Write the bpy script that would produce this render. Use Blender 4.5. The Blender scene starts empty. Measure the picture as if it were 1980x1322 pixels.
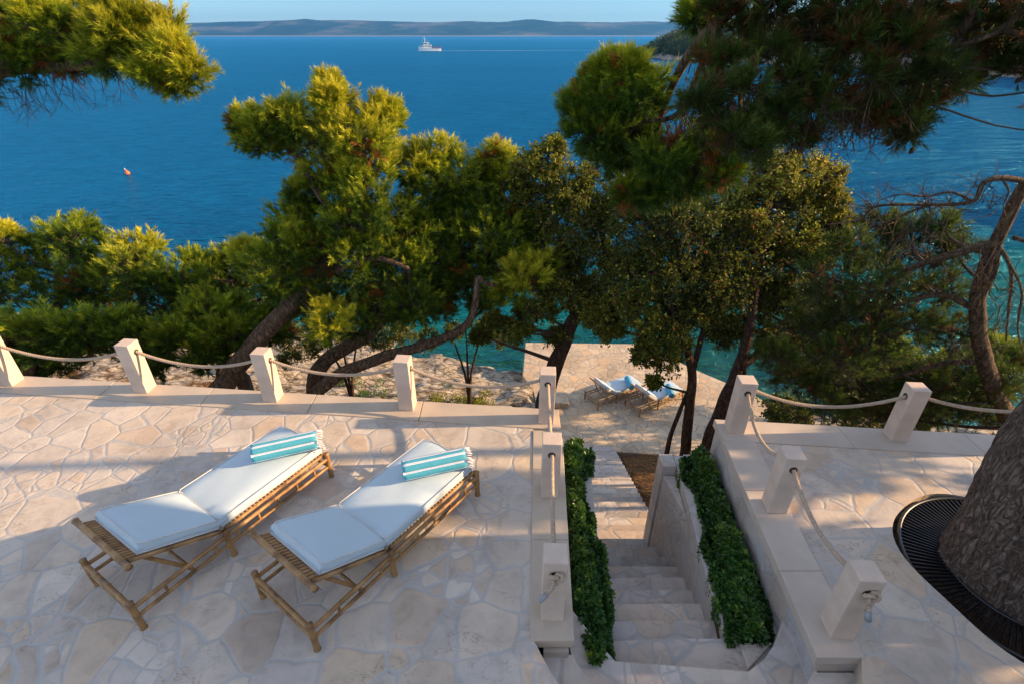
import bpy, bmesh, math, random
import numpy as np
from mathutils import Vector, Matrix, noise
R = math.radians
random.seed(7); rng = np.random.default_rng(7)
C = bpy.context.scene.collection
SC = bpy.context.scene

# ------------------------------------------------------------ camera, sky, sun, exposure
CAMH = 4.1; FPX = 1006.0; PITCH = R(30.52)
cam_d = bpy.data.cameras.new('camera'); cam = bpy.data.objects.new('camera', cam_d); C.objects.link(cam)
cam.location = (0, 0, CAMH); cam.rotation_euler = (R(90) - PITCH, 0, 0)
cam_d.sensor_width = 36; cam_d.lens = FPX / 1980 * 36
cam_d.clip_start = .05; cam_d.clip_end = 40000
SC.camera = cam
SUN_EL = R(18); SUN_AZ = R(2.0)          # azimuth counted from +X towards +Y
sd = Vector((math.cos(SUN_EL) * math.cos(SUN_AZ), math.cos(SUN_EL) * math.sin(SUN_AZ), math.sin(SUN_EL)))
sun_d = bpy.data.lights.new('sun', 'SUN'); sun = bpy.data.objects.new('sun', sun_d); C.objects.link(sun)
sun_d.energy = 2.35; sun_d.angle = R(.55); sun_d.color = (1, .67, .36)
sun.rotation_euler = sd.to_track_quat('Z', 'Y').to_euler()
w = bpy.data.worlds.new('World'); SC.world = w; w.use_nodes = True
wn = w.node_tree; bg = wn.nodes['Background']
sky = wn.nodes.new('ShaderNodeTexSky'); sky.sky_type = 'NISHITA'; sky.sun_disc = False
sky.sun_elevation = SUN_EL; sky.sun_rotation = math.pi / 2 - SUN_AZ
sky.air_density = 1.0; sky.dust_density = 0.0; sky.ozone_density = 2.0
# hand tint on the sky: deeper tone low over the horizon, warm-balanced higher up
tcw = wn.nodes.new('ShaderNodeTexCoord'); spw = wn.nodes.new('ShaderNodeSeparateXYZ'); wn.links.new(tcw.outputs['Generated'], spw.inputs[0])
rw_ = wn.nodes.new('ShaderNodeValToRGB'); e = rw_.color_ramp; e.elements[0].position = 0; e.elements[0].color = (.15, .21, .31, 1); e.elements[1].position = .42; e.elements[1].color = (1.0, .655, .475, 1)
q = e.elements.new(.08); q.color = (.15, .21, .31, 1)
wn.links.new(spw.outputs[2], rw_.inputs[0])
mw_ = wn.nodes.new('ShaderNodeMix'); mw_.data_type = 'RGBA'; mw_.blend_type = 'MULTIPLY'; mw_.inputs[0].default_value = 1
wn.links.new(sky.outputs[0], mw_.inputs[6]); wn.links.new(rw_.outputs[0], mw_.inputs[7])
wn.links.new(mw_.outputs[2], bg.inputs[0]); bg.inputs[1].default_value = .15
SC.view_settings.view_transform = 'Standard'; SC.view_settings.look = 'None'
SC.view_settings.exposure = 2.18; SC.view_settings.gamma = 1
SC.cycles.max_bounces = 6; SC.cycles.transparent_max_bounces = 8; SC.cycles.volume_bounces = 0

# ------------------------------------------------------------ pixel helpers
SP, CP = math.sin(PITCH), math.cos(PITCH)
def ray(u, v):
    x = (u - 990) / FPX; y = (v - 661) / FPX
    return (x, CP - y * SP, -SP - y * CP)
def at(u, v, Y):
    r = ray(u, v); t = Y / r[1]
    return Vector((r[0] * t, Y, CAMH + r[2] * t))
def g(u, v, z=0.0):
    r = ray(u, v); t = (z - CAMH) / r[2]
    return Vector((r[0] * t, r[1] * t, z))
def depth(P): return P[1] * CP - (P[2] - CAMH) * SP

# ------------------------------------------------------------ object helpers
def link(name, me, mat=None, parent=None, loc=None):
    o = bpy.data.objects.new(name, me); C.objects.link(o)
    if mat is not None and me is not None: me.materials.append(mat)
    if parent is not None: o.parent = parent
    if loc is not None: o.location = loc
    return o
def tag(o, label=None, cat=None, group=None, kind=None):
    if label: o['label'] = label
    if cat: o['category'] = cat
    if group: o['group'] = group
    if kind: o['kind'] = kind
    return o
def empty(name, loc=(0, 0, 0), rz=0):
    o = bpy.data.objects.new(name, None); C.objects.link(o); o.location = loc; o.rotation_euler = (0, 0, rz)
    o.empty_display_size = .2; return o
def copy_tree(o, parent=None):
    c = o.copy(); C.objects.link(c); c.parent = parent
    for ch in list(o.children): copy_tree(ch, c)
    return c
class MB:
    def __init__(s): s.v = []; s.f = []; s.sm = []
    def add(s, vs, fs, smooth=False):
        n = len(s.v); s.v += [tuple(p) for p in vs]; s.f += [tuple(i + n for i in f) for f in fs]; s.sm += [smooth] * len(fs)
    def box(s, a, b, bev=0):
        x0, y0, z0 = a; x1, y1, z1 = b
        vs = [(x0,y0,z0),(x1,y0,z0),(x1,y1,z0),(x0,y1,z0),(x0,y0,z1),(x1,y0,z1),(x1,y1,z1),(x0,y1,z1)]
        s.add(vs, [(0,3,2,1),(4,5,6,7),(0,1,5,4),(1,2,6,5),(2,3,7,6),(3,0,4,7)])
    def prism(s, pts, z0, z1):
        a = sum(pts[i][0]*pts[(i+1)%len(pts)][1]-pts[(i+1)%len(pts)][0]*pts[i][1] for i in range(len(pts)))
        if a < 0: pts = pts[::-1]
        n = len(pts)
        z0l = z0 if isinstance(z0, (list, tuple)) else [z0]*n
        vs = [(p[0], p[1], z0l[i]) for i, p in enumerate(pts)] + [(p[0], p[1], z1) for p in pts]
        s.add(vs, [tuple(range(n-1, -1, -1)), tuple(range(n, 2*n))] + [(i, (i+1)%n, n+(i+1)%n, n+i) for i in range(n)])
    def tube(s, pts, rad, n=8, cap=True, smooth=True):
        pts = [Vector(p) for p in pts]; m = len(pts)
        if not hasattr(rad, '__len__'): rad = [rad] * m
        t0 = (pts[1] - pts[0]).normalized()
        up = Vector((0, 0, 1)) if abs(t0.z) < .9 else Vector((1, 0, 0))
        x = t0.cross(up).normalized(); vs = []
        for i, p in enumerate(pts):
            t = (pts[min(i+1, m-1)] - pts[max(i-1, 0)])
            t = t.normalized() if t.length > 1e-9 else t0
            x = (x - t * x.dot(t)); x = x.normalized() if x.length > 1e-6 else t.orthogonal().normalized()
            y = t.cross(x)
            for k in range(n):
                a = 2 * math.pi * k / n
                vs.append(p + (x * math.cos(a) + y * math.sin(a)) * rad[i])
        fs = [(i*n+k, i*n+(k+1)%n, (i+1)*n+(k+1)%n, (i+1)*n+k) for i in range(m-1) for k in range(n)]
        if cap: fs += [tuple(range(n-1, -1, -1)), tuple((m-1)*n + k for k in range(n))]
        s.add(vs, fs, smooth)
    def build(s, name, mat, parent=None, loc=None, bevel=0):
        me = bpy.data.meshes.new(name); me.from_pydata(s.v, [], s.f); me.update()
        me.polygons.foreach_set('use_smooth', s.sm)
        o = link(name, me, mat, parent, loc)
        if bevel:
            md = o.modifiers.new('b', 'BEVEL'); md.width = bevel; md.segments = 2; md.limit_method = 'ANGLE'
        return o
def np_mesh(name, verts, nper, attr=None):
    """verts (N*nper,3): N polygons of nper verts each"""
    n = len(verts) // nper
    me = bpy.data.meshes.new(name)
    me.vertices.add(len(verts)); me.vertices.foreach_set('co', verts.astype(np.float32).ravel())
    me.loops.add(len(verts)); me.loops.foreach_set('vertex_index', np.arange(len(verts), dtype=np.int32))
    me.polygons.add(n); me.polygons.foreach_set('loop_start', np.arange(0, len(verts), nper, dtype=np.int32))
    if attr is not None:
        a = me.attributes.new('tint', 'FLOAT', 'FACE'); a.data.foreach_set('value', attr.astype(np.float32))
    me.update(calc_edges=True); return me

# ------------------------------------------------------------ materials
def mat(name):
    m = bpy.data.materials.new(name); m.use_nodes = True; nt = m.node_tree
    return m, nt, nt.nodes['Principled BSDF']
def N(nt, t, **k):
    n = nt.nodes.new(t)
    for a, b in k.items():
        if a[0] == '_': n.inputs[a[1:].replace('_', ' ')].default_value = b
        else: setattr(n, a, b)
    return n
def L(nt, a, b): nt.links.new(a, b)
def coords(nt, scale=(1, 1, 1), warp=0, wscale=2.0):
    tc = N(nt, 'ShaderNodeTexCoord'); mp = N(nt, 'ShaderNodeMapping'); mp.inputs['Scale'].default_value = scale
    L(nt, tc.outputs['Object'], mp.inputs[0]); out = mp.outputs[0]
    if warp:
        nz = N(nt, 'ShaderNodeTexNoise', _Scale=wscale, _Detail=2.0); L(nt, out, nz.inputs['Vector'])
        ma = N(nt, 'ShaderNodeVectorMath', operation='MULTIPLY_ADD'); ma.inputs[1].default_value = (warp,)*3
        L(nt, nz.outputs['Color'], ma.inputs[0]); L(nt, out, ma.inputs[2]); out = ma.outputs[0]
    return out
def ramp(nt, stops, fac=None, interp='LINEAR'):
    r = N(nt, 'ShaderNodeValToRGB'); e = r.color_ramp; e.interpolation = interp
    while len(e.elements) < len(stops): e.elements.new(.5)
    for i, (p, c) in enumerate(stops):
        e.elements[i].position = p; e.elements[i].color = (*c, 1) if len(c) == 3 else c
    if fac is not None: L(nt, fac, r.inputs[0])
    return r
def mixc(nt, f, a, b, mode='MIX'):
    m = N(nt, 'ShaderNodeMix', data_type='RGBA', blend_type=mode)
    for s, v in ((m.inputs[0], f), (m.inputs[6], a), (m.inputs[7], b)):
        if isinstance(v, (int, float)): s.default_value = v
        elif isinstance(v, tuple): s.default_value = (*v, 1)
        else: L(nt, v, s)
    return m.outputs[2]

def paving(name, scale=2.6, tint=(1, 1, 1), stones=None, joint=(.47, .45, .43), jw=.030, zs=1.0):
    m, nt, p = mat(name)
    vec = coords(nt, (1, 1, zs), .07, 4.0)
    v1 = N(nt, 'ShaderNodeTexVoronoi', feature='DISTANCE_TO_EDGE', _Scale=scale); L(nt, vec, v1.inputs['Vector'])
    v2 = N(nt, 'ShaderNodeTexVoronoi', feature='F1', _Scale=scale); L(nt, vec, v2.inputs['Vector'])
    sep0 = N(nt, 'ShaderNodeSeparateColor'); L(nt, v2.outputs['Color'], sep0.inputs[0])
    vs1 = N(nt, 'ShaderNodeTexVoronoi', feature='DISTANCE_TO_EDGE', _Scale=scale*2.1); L(nt, vec, vs1.inputs['Vector'])
    vs2 = N(nt, 'ShaderNodeTexVoronoi', feature='F1', _Scale=scale*2.1); L(nt, vec, vs2.inputs['Vector'])
    brk = N(nt, 'ShaderNodeMath', operation='GREATER_THAN'); L(nt, sep0.outputs[1], brk.inputs[0]); brk.inputs[1].default_value = .74
    sepc = mixc(nt, brk.outputs[0], v2.outputs['Color'], vs2.outputs['Color'])
    sep = N(nt, 'ShaderNodeSeparateColor'); L(nt, sepc, sep.inputs[0])
    sd2 = N(nt, 'ShaderNodeMath', operation='MULTIPLY_ADD'); L(nt, vs1.outputs['Distance'], sd2.inputs[0]); sd2.inputs[1].default_value = .62
    inv = N(nt, 'ShaderNodeMath', operation='MULTIPLY_ADD'); L(nt, brk.outputs[0], inv.inputs[0]); inv.inputs[1].default_value = -1; inv.inputs[2].default_value = 1; L(nt, inv.outputs[0], sd2.inputs[2])
    vmin = N(nt, 'ShaderNodeMath', operation='MINIMUM'); L(nt, v1.outputs['Distance'], vmin.inputs[0]); L(nt, sd2.outputs[0], vmin.inputs[1])
    stones = stones or [(0, (.53,.47,.41)), (.2, (.60,.51,.42)), (.38, (.54,.49,.45)), (.5, (.58,.46,.35)), (.62, (.64,.57,.50)), (.75, (.52,.47,.43)), (.88, (.51,.42,.35)), (1, (.61,.49,.37))]
    col = ramp(nt, [(a, tuple(x*y for x, y in zip(c, tint))) for a, c in stones], sep.outputs[0])
    nz = N(nt, 'ShaderNodeTexNoise', _Scale=5.0, _Detail=7.0, _Roughness=.62, _Distortion=.8); L(nt, coords(nt), nz.inputs['Vector'])
    mott = ramp(nt, [(.3, (.80,.76,.72)), (.5, (1,1,1)), (.72, (1.13,1.08,1.0))], nz.outputs[0])
    c1 = mixc(nt, .8, col.outputs[0], mott.outputs[0], 'MULTIPLY')
    # veins: thin dark wandering lines
    nv = N(nt, 'ShaderNodeTexNoise', _Scale=3.2, _Detail=4.0, _Distortion=1.6); L(nt, coords(nt, (1, 1.6, 1)), nv.inputs['Vector'])
    vein = ramp(nt, [(.485, (0,0,0)), (.5, (1,1,1)), (.515, (0,0,0))], nv.outputs[0])
    nm = N(nt, 'ShaderNodeTexNoise', _Scale=1.7, _Detail=1.0); L(nt, coords(nt), nm.inputs['Vector'])
    vm = N(nt, 'ShaderNodeMath', operation='MULTIPLY'); L(nt, vein.outputs[0], vm.inputs[0])
    vm2 = ramp(nt, [(.45, (0,0,0)), (.62, (.55,.55,.55))], nm.outputs[0]); L(nt, vm2.outputs[0], vm.inputs[1])
    c2 = mixc(nt, vm.outputs[0], c1, (.20,.165,.14))
    jn = N(nt, 'ShaderNodeTexNoise', _Scale=9.0, _Detail=3.0); L(nt, coords(nt), jn.inputs['Vector'])
    ja = N(nt, 'ShaderNodeMath', operation='MULTIPLY_ADD'); L(nt, jn.outputs[0], ja.inputs[0]); ja.inputs[1].default_value = -.05; ja.inputs[2].default_value = .025
    jd = N(nt, 'ShaderNodeMath', operation='ADD'); L(nt, vmin.outputs[0], jd.inputs[0]); L(nt, ja.outputs[0], jd.inputs[1])
    jm = ramp(nt, [(jw*.55, (1,1,1)), (jw*1.25, (0,0,0))], jd.outputs[0])
    c3 = mixc(nt, jm.outputs[0], c2, joint)
    # broad old water stains and trodden dirt
    ns_ = N(nt, 'ShaderNodeTexNoise', _Scale=.9, _Detail=7.0, _Roughness=.65); L(nt, coords(nt), ns_.inputs['Vector'])
    c3 = mixc(nt, .75, c3, ramp(nt, [(.36, (.74,.72,.71)), (.5, (1,1,1)), (.66, (1.07,1.05,1.03))], ns_.outputs[0]).outputs[0], 'MULTIPLY')
    if name == 'step_paving':
        oi = N(nt, 'ShaderNodeObjectInfo'); c3 = mixc(nt, 1.0, c3, ramp(nt, [(0, (.80,.80,.82)), (1, (1.12,1.1,1.08))], oi.outputs['Random']).outputs[0], 'MULTIPLY')
    L(nt, c3, p.inputs['Base Color'])
    p.inputs['Roughness'].default_value = .72; p.inputs['Specular IOR Level'].default_value = .3
    hs = N(nt, 'ShaderNodeMapRange'); L(nt, jd.outputs[0], hs.inputs[0]); hs.inputs[2].default_value = jw*1.8; hs.inputs[1].default_value = jw*.3
    hs.inputs[1].default_value = 0; hs.inputs[2].default_value = jw*1.8
    ad = N(nt, 'ShaderNodeMath', operation='MULTIPLY_ADD'); L(nt, nz.outputs[0], ad.inputs[0]); ad.inputs[1].default_value = 1.3; L(nt, hs.outputs[0], ad.inputs[2])
    b = N(nt, 'ShaderNodeBump', _Strength=.45, _Distance=.010); L(nt, ad.outputs[0], b.inputs['Height']); L(nt, b.outputs[0], p.inputs['Normal'])
    return m
M = {}
M['paving'] = paving('terrace_paving')
M['paving_step'] = paving('step_paving', 2.0, (1.05, 1.08, 1.14))
M['paving_low'] = paving('platform_paving', 2.6, (1.0, .90, .74), joint=(.36, .31, .25), jw=.035)
M['paving_wall'] = paving('wall_stone', 2.4, (.92, 1.0, 1.12), zs=1.2)

def plain(name, col, rough=.6, var=.12, scale=6, bump=.15, bdist=.004, spec=.4, stretch=(1,1,1)):
    m, nt, p = mat(name)
    nz = N(nt, 'ShaderNodeTexNoise', _Scale=scale, _Detail=5.0, _Roughness=.6); L(nt, coords(nt, stretch), nz.inputs['Vector'])
    r = ramp(nt, [(.3, tuple(c*(1-var) for c in col)), (.7, tuple(min(1, c*(1+var)) for c in col))], nz.outputs[0])
    L(nt, r.outputs[0], p.inputs['Base Color']); p.inputs['Roughness'].default_value = rough; p.inputs['Specular IOR Level'].default_value = spec
    if bump:
        n2 = N(nt, 'ShaderNodeTexNoise', _Scale=scale*7, _Detail=3.0); L(nt, coords(nt, stretch), n2.inputs['Vector'])
        b = N(nt, 'ShaderNodeBump', _Strength=bump, _Distance=bdist); L(nt, n2.outputs[0], b.inputs['Height']); L(nt, b.outputs[0], p.inputs['Normal'])
    return m
M['post'] = plain('cut_limestone', (.62,.49,.40), .65, .13, 4, .5, .006)
M['coping'] = plain('coping_stone', (.52,.43,.34), .6, .10, 2.2, .25)
M['coping_pale'] = plain('pale_coping_stone', (.54,.46,.39), .6, .10, 2.2, .25)
M['hole'] = plain('hole_shade', (.05,.035,.025), .8)
M['rope'] = plain('hemp_rope', (.46,.35,.26), .9, .2, 40, .4)
M['cap'] = plain('grey_rope_whipping', (.30,.31,.33), .6)
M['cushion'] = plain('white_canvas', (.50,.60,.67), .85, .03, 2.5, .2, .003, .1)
M['piping'] = plain('canvas_piping', (.62,.60,.58), .85)
M['soil'] = plain('earth', (.10,.058,.030), .95, .45, 3, .8, .05)
M['grate'] = plain('black_metal', (.012,.012,.015), .38, .1, 10, 0, spec=.6)
M['white_paint'] = plain('white_boat_paint', (.80,.80,.78), .35, .03, 1, 0)
M['boat_dark'] = plain('dark_boat_glass', (.05,.06,.08), .3, .1, 1, 0)
M['boat_red'] = plain('red_boat_paint', (.55,.06,.03), .5, .1, 1, 0)
M['buoy'] = plain('orange_buoy_plastic', (.75,.16,.05), .4, .1, 1, 0)
M['foam'] = plain('sea_foam', (.55,.66,.72), .6, .2, .5, 0)
M['cone'] = plain('pine_cone_scale', (.060,.032,.018), .8, .4, 60, .8, .01)

def bamboo():
    m, nt, p = mat('bamboo')
    nz = N(nt, 'ShaderNodeTexNoise', _Scale=7.0, _Detail=5.0); L(nt, coords(nt), nz.inputs['Vector'])
    r = ramp(nt, [(.3, (.14,.065,.022)), (.48, (.30,.16,.058)), (.62, (.38,.21,.08)), (.75, (.42,.29,.16))], nz.outputs[0])
    L(nt, r.outputs[0], p.inputs['Base Color']); p.inputs['Roughness'].default_value = .45
    n2 = N(nt, 'ShaderNodeTexNoise', _Scale=60.0); L(nt, coords(nt), n2.inputs['Vector'])
    b = N(nt, 'ShaderNodeBump', _Strength=.3, _Distance=.004); L(nt, n2.outputs[0], b.inputs['Height']); L(nt, b.outputs[0], p.inputs['Normal'])
    return m
M['bamboo'] = bamboo()
def towel_mat():
    m, nt, p = mat('striped_towel')
    a = N(nt, 'ShaderNodeAttribute', attribute_name='stripe')
    r = ramp(nt, [(0, (.09,.40,.52)), (.5, (.68,.70,.78))], a.outputs['Fac'], 'CONSTANT')
    nz = N(nt, 'ShaderNodeTexNoise', _Scale=90.0, _Detail=3.0); L(nt, coords(nt), nz.inputs['Vector'])
    c = mixc(nt, .5, r.outputs[0], ramp(nt, [(.3, (.75,.75,.75)), (.7, (1.1,1.1,1.1))], nz.outputs[0]).outputs[0], 'MULTIPLY')
    L(nt, c, p.inputs['Base Color']); p.inputs['Roughness'].default_value = .95; p.inputs['Specular IOR Level'].default_value = .1
    b = N(nt, 'ShaderNodeBump', _Strength=.7, _Distance=.006); L(nt, nz.outputs[0], b.inputs['Height']); L(nt, b.outputs[0], p.inputs['Normal'])
    return m
M['towel'] = towel_mat()
M['towel_blue'] = plain('blue_towel', (.10,.33,.52), .95, .15, 30, .6, .006, .1)
M['fringe'] = plain('towel_fringe', (.66,.64,.70), .95, .1, 30, 0)

def bark(name, c0, c1, c2, scale=9, stretch=(1, 1, .28), dist=.03):
    m, nt, p = mat(name)
    vec = coords(nt, stretch, .22, 9)
    v = N(nt, 'ShaderNodeTexVoronoi', feature='DISTANCE_TO_EDGE', _Scale=scale); L(nt, vec, v.inputs['Vector'])
    nz = N(nt, 'ShaderNodeTexNoise', _Scale=scale*2.2, _Detail=7.0, _Roughness=.65); L(nt, vec, nz.inputs['Vector'])
    r1 = ramp(nt, [(0, tuple(.35*a+.65*b for a, b in zip(c0, c1))), (.10, c1), (.5, c2)], v.outputs['Distance'])
    r2 = ramp(nt, [(.38, (.30,.28,.27)), (.5, (.9,.87,.85)), (.66, (1.5,1.45,1.4))], nz.outputs[0])
    L(nt, mixc(nt, .85, r1.outputs[0], r2.outputs[0], 'MULTIPLY'), p.inputs['Base Color'])
    p.inputs['Roughness'].default_value = .9; p.inputs['Specular IOR Level'].default_value = .15
    n3 = N(nt, 'ShaderNodeTexNoise', _Scale=scale*1.1, _Detail=8.0, _Roughness=.7, _Distortion=1.2); L(nt, coords(nt, (stretch[0], stretch[1], stretch[2]*.8)), n3.inputs['Vector'])
    mr = N(nt, 'ShaderNodeMapRange'); mr.inputs[2].default_value = .12; L(nt, v.outputs['Distance'], mr.inputs[0])
    ad = N(nt, 'ShaderNodeMath', operation='MULTIPLY_ADD'); L(nt, n3.outputs[0], ad.inputs[0]); ad.inputs[1].default_value = 4.5; L(nt, mr.outputs[0], ad.inputs[2])
    b = N(nt, 'ShaderNodeBump', _Strength=.8, _Distance=dist*.5); L(nt, ad.outputs[0], b.inputs['Height']); L(nt, b.outputs[0], p.inputs['Normal'])
    return m
M['bark_big'] = bark('scaly_pine_bark', (.05,.038,.032), (.14,.105,.085), (.28,.235,.205), 17, (1, 1, .40), .03)
M['bark'] = bark('pine_bark', (.04,.028,.02), (.13,.09,.06), (.22,.16,.11), 12)
M['bark_oak'] = bark('oak_bark', (.022,.015,.011), (.07,.045,.032), (.12,.08,.055), 14)
M['twig'] = plain('twig_bark', (.07,.045,.032), .9, .3, 12, .3)

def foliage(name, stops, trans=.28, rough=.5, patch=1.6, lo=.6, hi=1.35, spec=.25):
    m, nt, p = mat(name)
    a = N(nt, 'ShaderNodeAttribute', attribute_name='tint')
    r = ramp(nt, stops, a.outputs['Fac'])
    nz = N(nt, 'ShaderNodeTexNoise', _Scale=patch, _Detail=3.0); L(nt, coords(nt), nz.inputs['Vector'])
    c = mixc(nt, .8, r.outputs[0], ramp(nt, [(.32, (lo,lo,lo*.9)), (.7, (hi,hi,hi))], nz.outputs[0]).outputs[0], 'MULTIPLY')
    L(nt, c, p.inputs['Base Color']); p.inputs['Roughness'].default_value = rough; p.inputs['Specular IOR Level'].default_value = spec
    t = N(nt, 'ShaderNodeBsdfTranslucent'); L(nt, c, t.inputs[0])
    mx = N(nt, 'ShaderNodeMixShader'); mx.inputs[0].default_value = trans
    out = nt.nodes['Material Output']; L(nt, p.outputs[0], mx.inputs[1]); L(nt, t.outputs[0], mx.inputs[2]); L(nt, mx.outputs[0], out.inputs[0])
    return m
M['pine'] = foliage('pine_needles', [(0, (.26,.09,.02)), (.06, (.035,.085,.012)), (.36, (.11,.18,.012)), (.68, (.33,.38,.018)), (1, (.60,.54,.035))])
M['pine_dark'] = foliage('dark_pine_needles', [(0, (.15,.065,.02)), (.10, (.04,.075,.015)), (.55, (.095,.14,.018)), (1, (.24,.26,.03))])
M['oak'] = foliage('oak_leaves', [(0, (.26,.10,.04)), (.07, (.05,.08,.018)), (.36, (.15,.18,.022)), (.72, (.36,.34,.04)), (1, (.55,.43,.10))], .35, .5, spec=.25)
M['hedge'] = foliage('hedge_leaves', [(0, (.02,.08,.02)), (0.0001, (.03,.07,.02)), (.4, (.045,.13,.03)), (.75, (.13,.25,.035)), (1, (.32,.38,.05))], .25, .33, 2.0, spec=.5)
M['wood'] = foliage('far_wood_foliage', [(0, (.03,.05,.015)), (1, (.09,.12,.03))], .2, .7, .06)

# ------------------------------------------------------------ ground / terrain
def sstep(a, b, x):
    t = min(1, max(0, (x - a) / (b - a))); return t * t * (3 - 2 * t)
def interp(x, xs, ys):
    return float(np.interp(x, xs, ys))
WZ = -8.3
def stair_z(Y): return -.35 - .656 * (Y - 2.37)
def shore(X):
    return interp(X, [-60, -30, -11, -7, -3.7, 0, 3, 8, 12, 16, 24, 34, 60], [27, 24.5, 22, 21.2, 19.6, 18.7, 17.5, 16.5, 15.5, 15, 14.5, 11, 4])
def zt(X, Y):
    s = shore(X)
    f = (Y - 5.0) / (s - 5.0)
    z = interp(f, [-.4, 0, .12, .3, .55, .78, 1.0, 1.25, 1.8], [-1.4, -3.4, -4.7, -5.6, -6.2, -7.0, WZ, -9.3, -12.0])
    # strip round the stair and the planted bank to its right
    wst = sstep(.2, 1.0, X) * (1 - sstep(5.2, 7.5, X)) * (1 - sstep(12.5, 13.5, Y))
    zs = max(stair_z(Y) - (.55 if X < 2.3 + .13 * (Y - 5) else .30), -7.35)
    z = z * (1 - wst) + zs * wst
    # under the bathing platform
    wp = sstep(.5, 1.3, X) * (1 - sstep(9.5, 11.5, X)) * sstep(11.7, 12.3, Y) * (1 - sstep(18.5, 21, Y))
    z = min(z, z * (1 - wp) + (-7.45) * wp)
    return z
def build_terrain():
    xs = np.concatenate([np.arange(-60, -16, .8), np.arange(-16, 16, .13), np.arange(16, 60, .8)])
    ys = np.concatenate([np.arange(-2, 5, .7), np.arange(5, 24, .13), np.arange(24, 44, .8)])
    vs = []
    for Y in ys:
        for X in xs:
            z = zt(X, Y); q = Vector((X, Y, z))
            amp = 1.0 if X < .8 or X > 6.5 or Y > 12.6 else .5
            r = noise.fractal(Vector((X * .45 + Y * .25, Y * .9 - X * .2, 3.1)), 1.0, 2.1, 5)
            rd = 1 - abs(noise.noise(Vector((X * .55 + Y * .9, Y * 1.3 - X * .5, 7.7)))) * 2
            cr = abs(noise.noise(Vector((X * 1.8 + Y * 1.2, Y * 2.6 - X, 1.7))))
            z += amp * (.22 * r + .20 * (rd - .6) - .16 * max(0, .25 - cr) * 4 * .4)
            vs.append((X, Y, z))
    nx, ny = len(xs), len(ys)
    fs = [(j*nx+i, j*nx+i+1, (j+1)*nx+i+1, (j+1)*nx+i) for j in range(ny-1) for i in range(nx-1)]
    me = bpy.data.meshes.new('ground'); me.from_pydata(vs, [], fs); me.update()
    me.polygons.foreach_set('use_smooth', [True] * len(fs))
    m, nt, p = mat('shore_rock')
    vec = coords(nt, (1, 2.2, 2.5), .5, 1.5)
    nz = N(nt, 'ShaderNodeTexNoise', _Scale=2.2, _Detail=9.0, _Roughness=.68, _Distortion=.6); L(nt, vec, nz.inputs['Vector'])
    col = ramp(nt, [(.30, (.07,.055,.04)), (.43, (.24,.19,.14)), (.52, (.44,.37,.29)), (.68, (.56,.50,.42))], nz.outputs[0])
    vo = N(nt, 'ShaderNodeTexVoronoi', feature='DISTANCE_TO_EDGE', _Scale=1.5); L(nt, vec, vo.inputs['Vector'])
    crk = ramp(nt, [(0, (.10,.085,.07)), (.09, (1,1,1))], vo.outputs['Distance'])
    c = mixc(nt, .8, col.outputs[0], crk.outputs[0], 'MULTIPLY')
    # low plants, moss and needle litter in patches on the upper bank
    nl = N(nt, 'ShaderNodeTexNoise', _Scale=.8, _Detail=6.0, _Roughness=.7); L(nt, coords(nt), nl.inputs['Vector'])
    sp = N(nt, 'ShaderNodeSeparateXYZ'); tc = N(nt, 'ShaderNodeTexCoord'); L(nt, tc.outputs['Object'], sp.inputs[0])
    hz = N(nt, 'ShaderNodeMapRange'); L(nt, sp.outputs['Z'], hz.inputs[0]); hz.inputs[1].default_value = -7.2; hz.inputs[2].default_value = -4.6
    sm = N(nt, 'ShaderNodeMath', operation='MULTIPLY_ADD'); L(nt, hz.outputs[0], sm.inputs[0]); sm.inputs[1].default_value = .35; L(nt, nl.outputs[0], sm.inputs[2])
    lit = ramp(nt, [(.62, (0,0,0)), (.74, (1,1,1))], sm.outputs[0])
    nd = N(nt, 'ShaderNodeTexNoise', _Scale=14.0, _Detail=5.0); L(nt, coords(nt), nd.inputs['Vector'])
    dirt = ramp(nt, [(.35, (.04,.018,.008)), (.5, (.13,.06,.02)), (.65, (.22,.12,.045))], nd.outputs[0])
    c = mixc(nt, lit.outputs[0], c, dirt.outputs[0])
    ae = N(nt, 'ShaderNodeAttribute', attribute_name='earth'); c = mixc(nt, ae.outputs['Fac'], c, dirt.outputs[0])
    # weed below the waterline
    uw = N(nt, 'ShaderNodeMapRange'); L(nt, sp.outputs['Z'], uw.inputs[0]); uw.inputs[1].default_value = WZ - .05; uw.inputs[2].default_value = WZ - .35
    c = mixc(nt, uw.outputs[0], c, mixc(nt, nd.outputs[0], (.08,.12,.05), (.30,.36,.22)))
    L(nt, c, p.inputs['Base Color']); p.inputs['Roughness'].default_value = .9; p.inputs['Specular IOR Level'].default_value = .15
    b = N(nt, 'ShaderNodeBump', _Strength=1.0, _Distance=.12); L(nt, nz.outputs[0], b.inputs['Height']); L(nt, b.outputs[0], p.inputs['Normal'])
    ea = me.attributes.new('earth', 'FLOAT', 'POINT'); ea.data.foreach_set('value', [sstep(.9, 1.6, q[0])*(1-sstep(7.5, 9.5, q[0]))*(1-sstep(11.8, 12.6, q[1])) for q in vs])
    o = link('ground', me, m); tag(o, kind='structure')
build_terrain()

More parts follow.
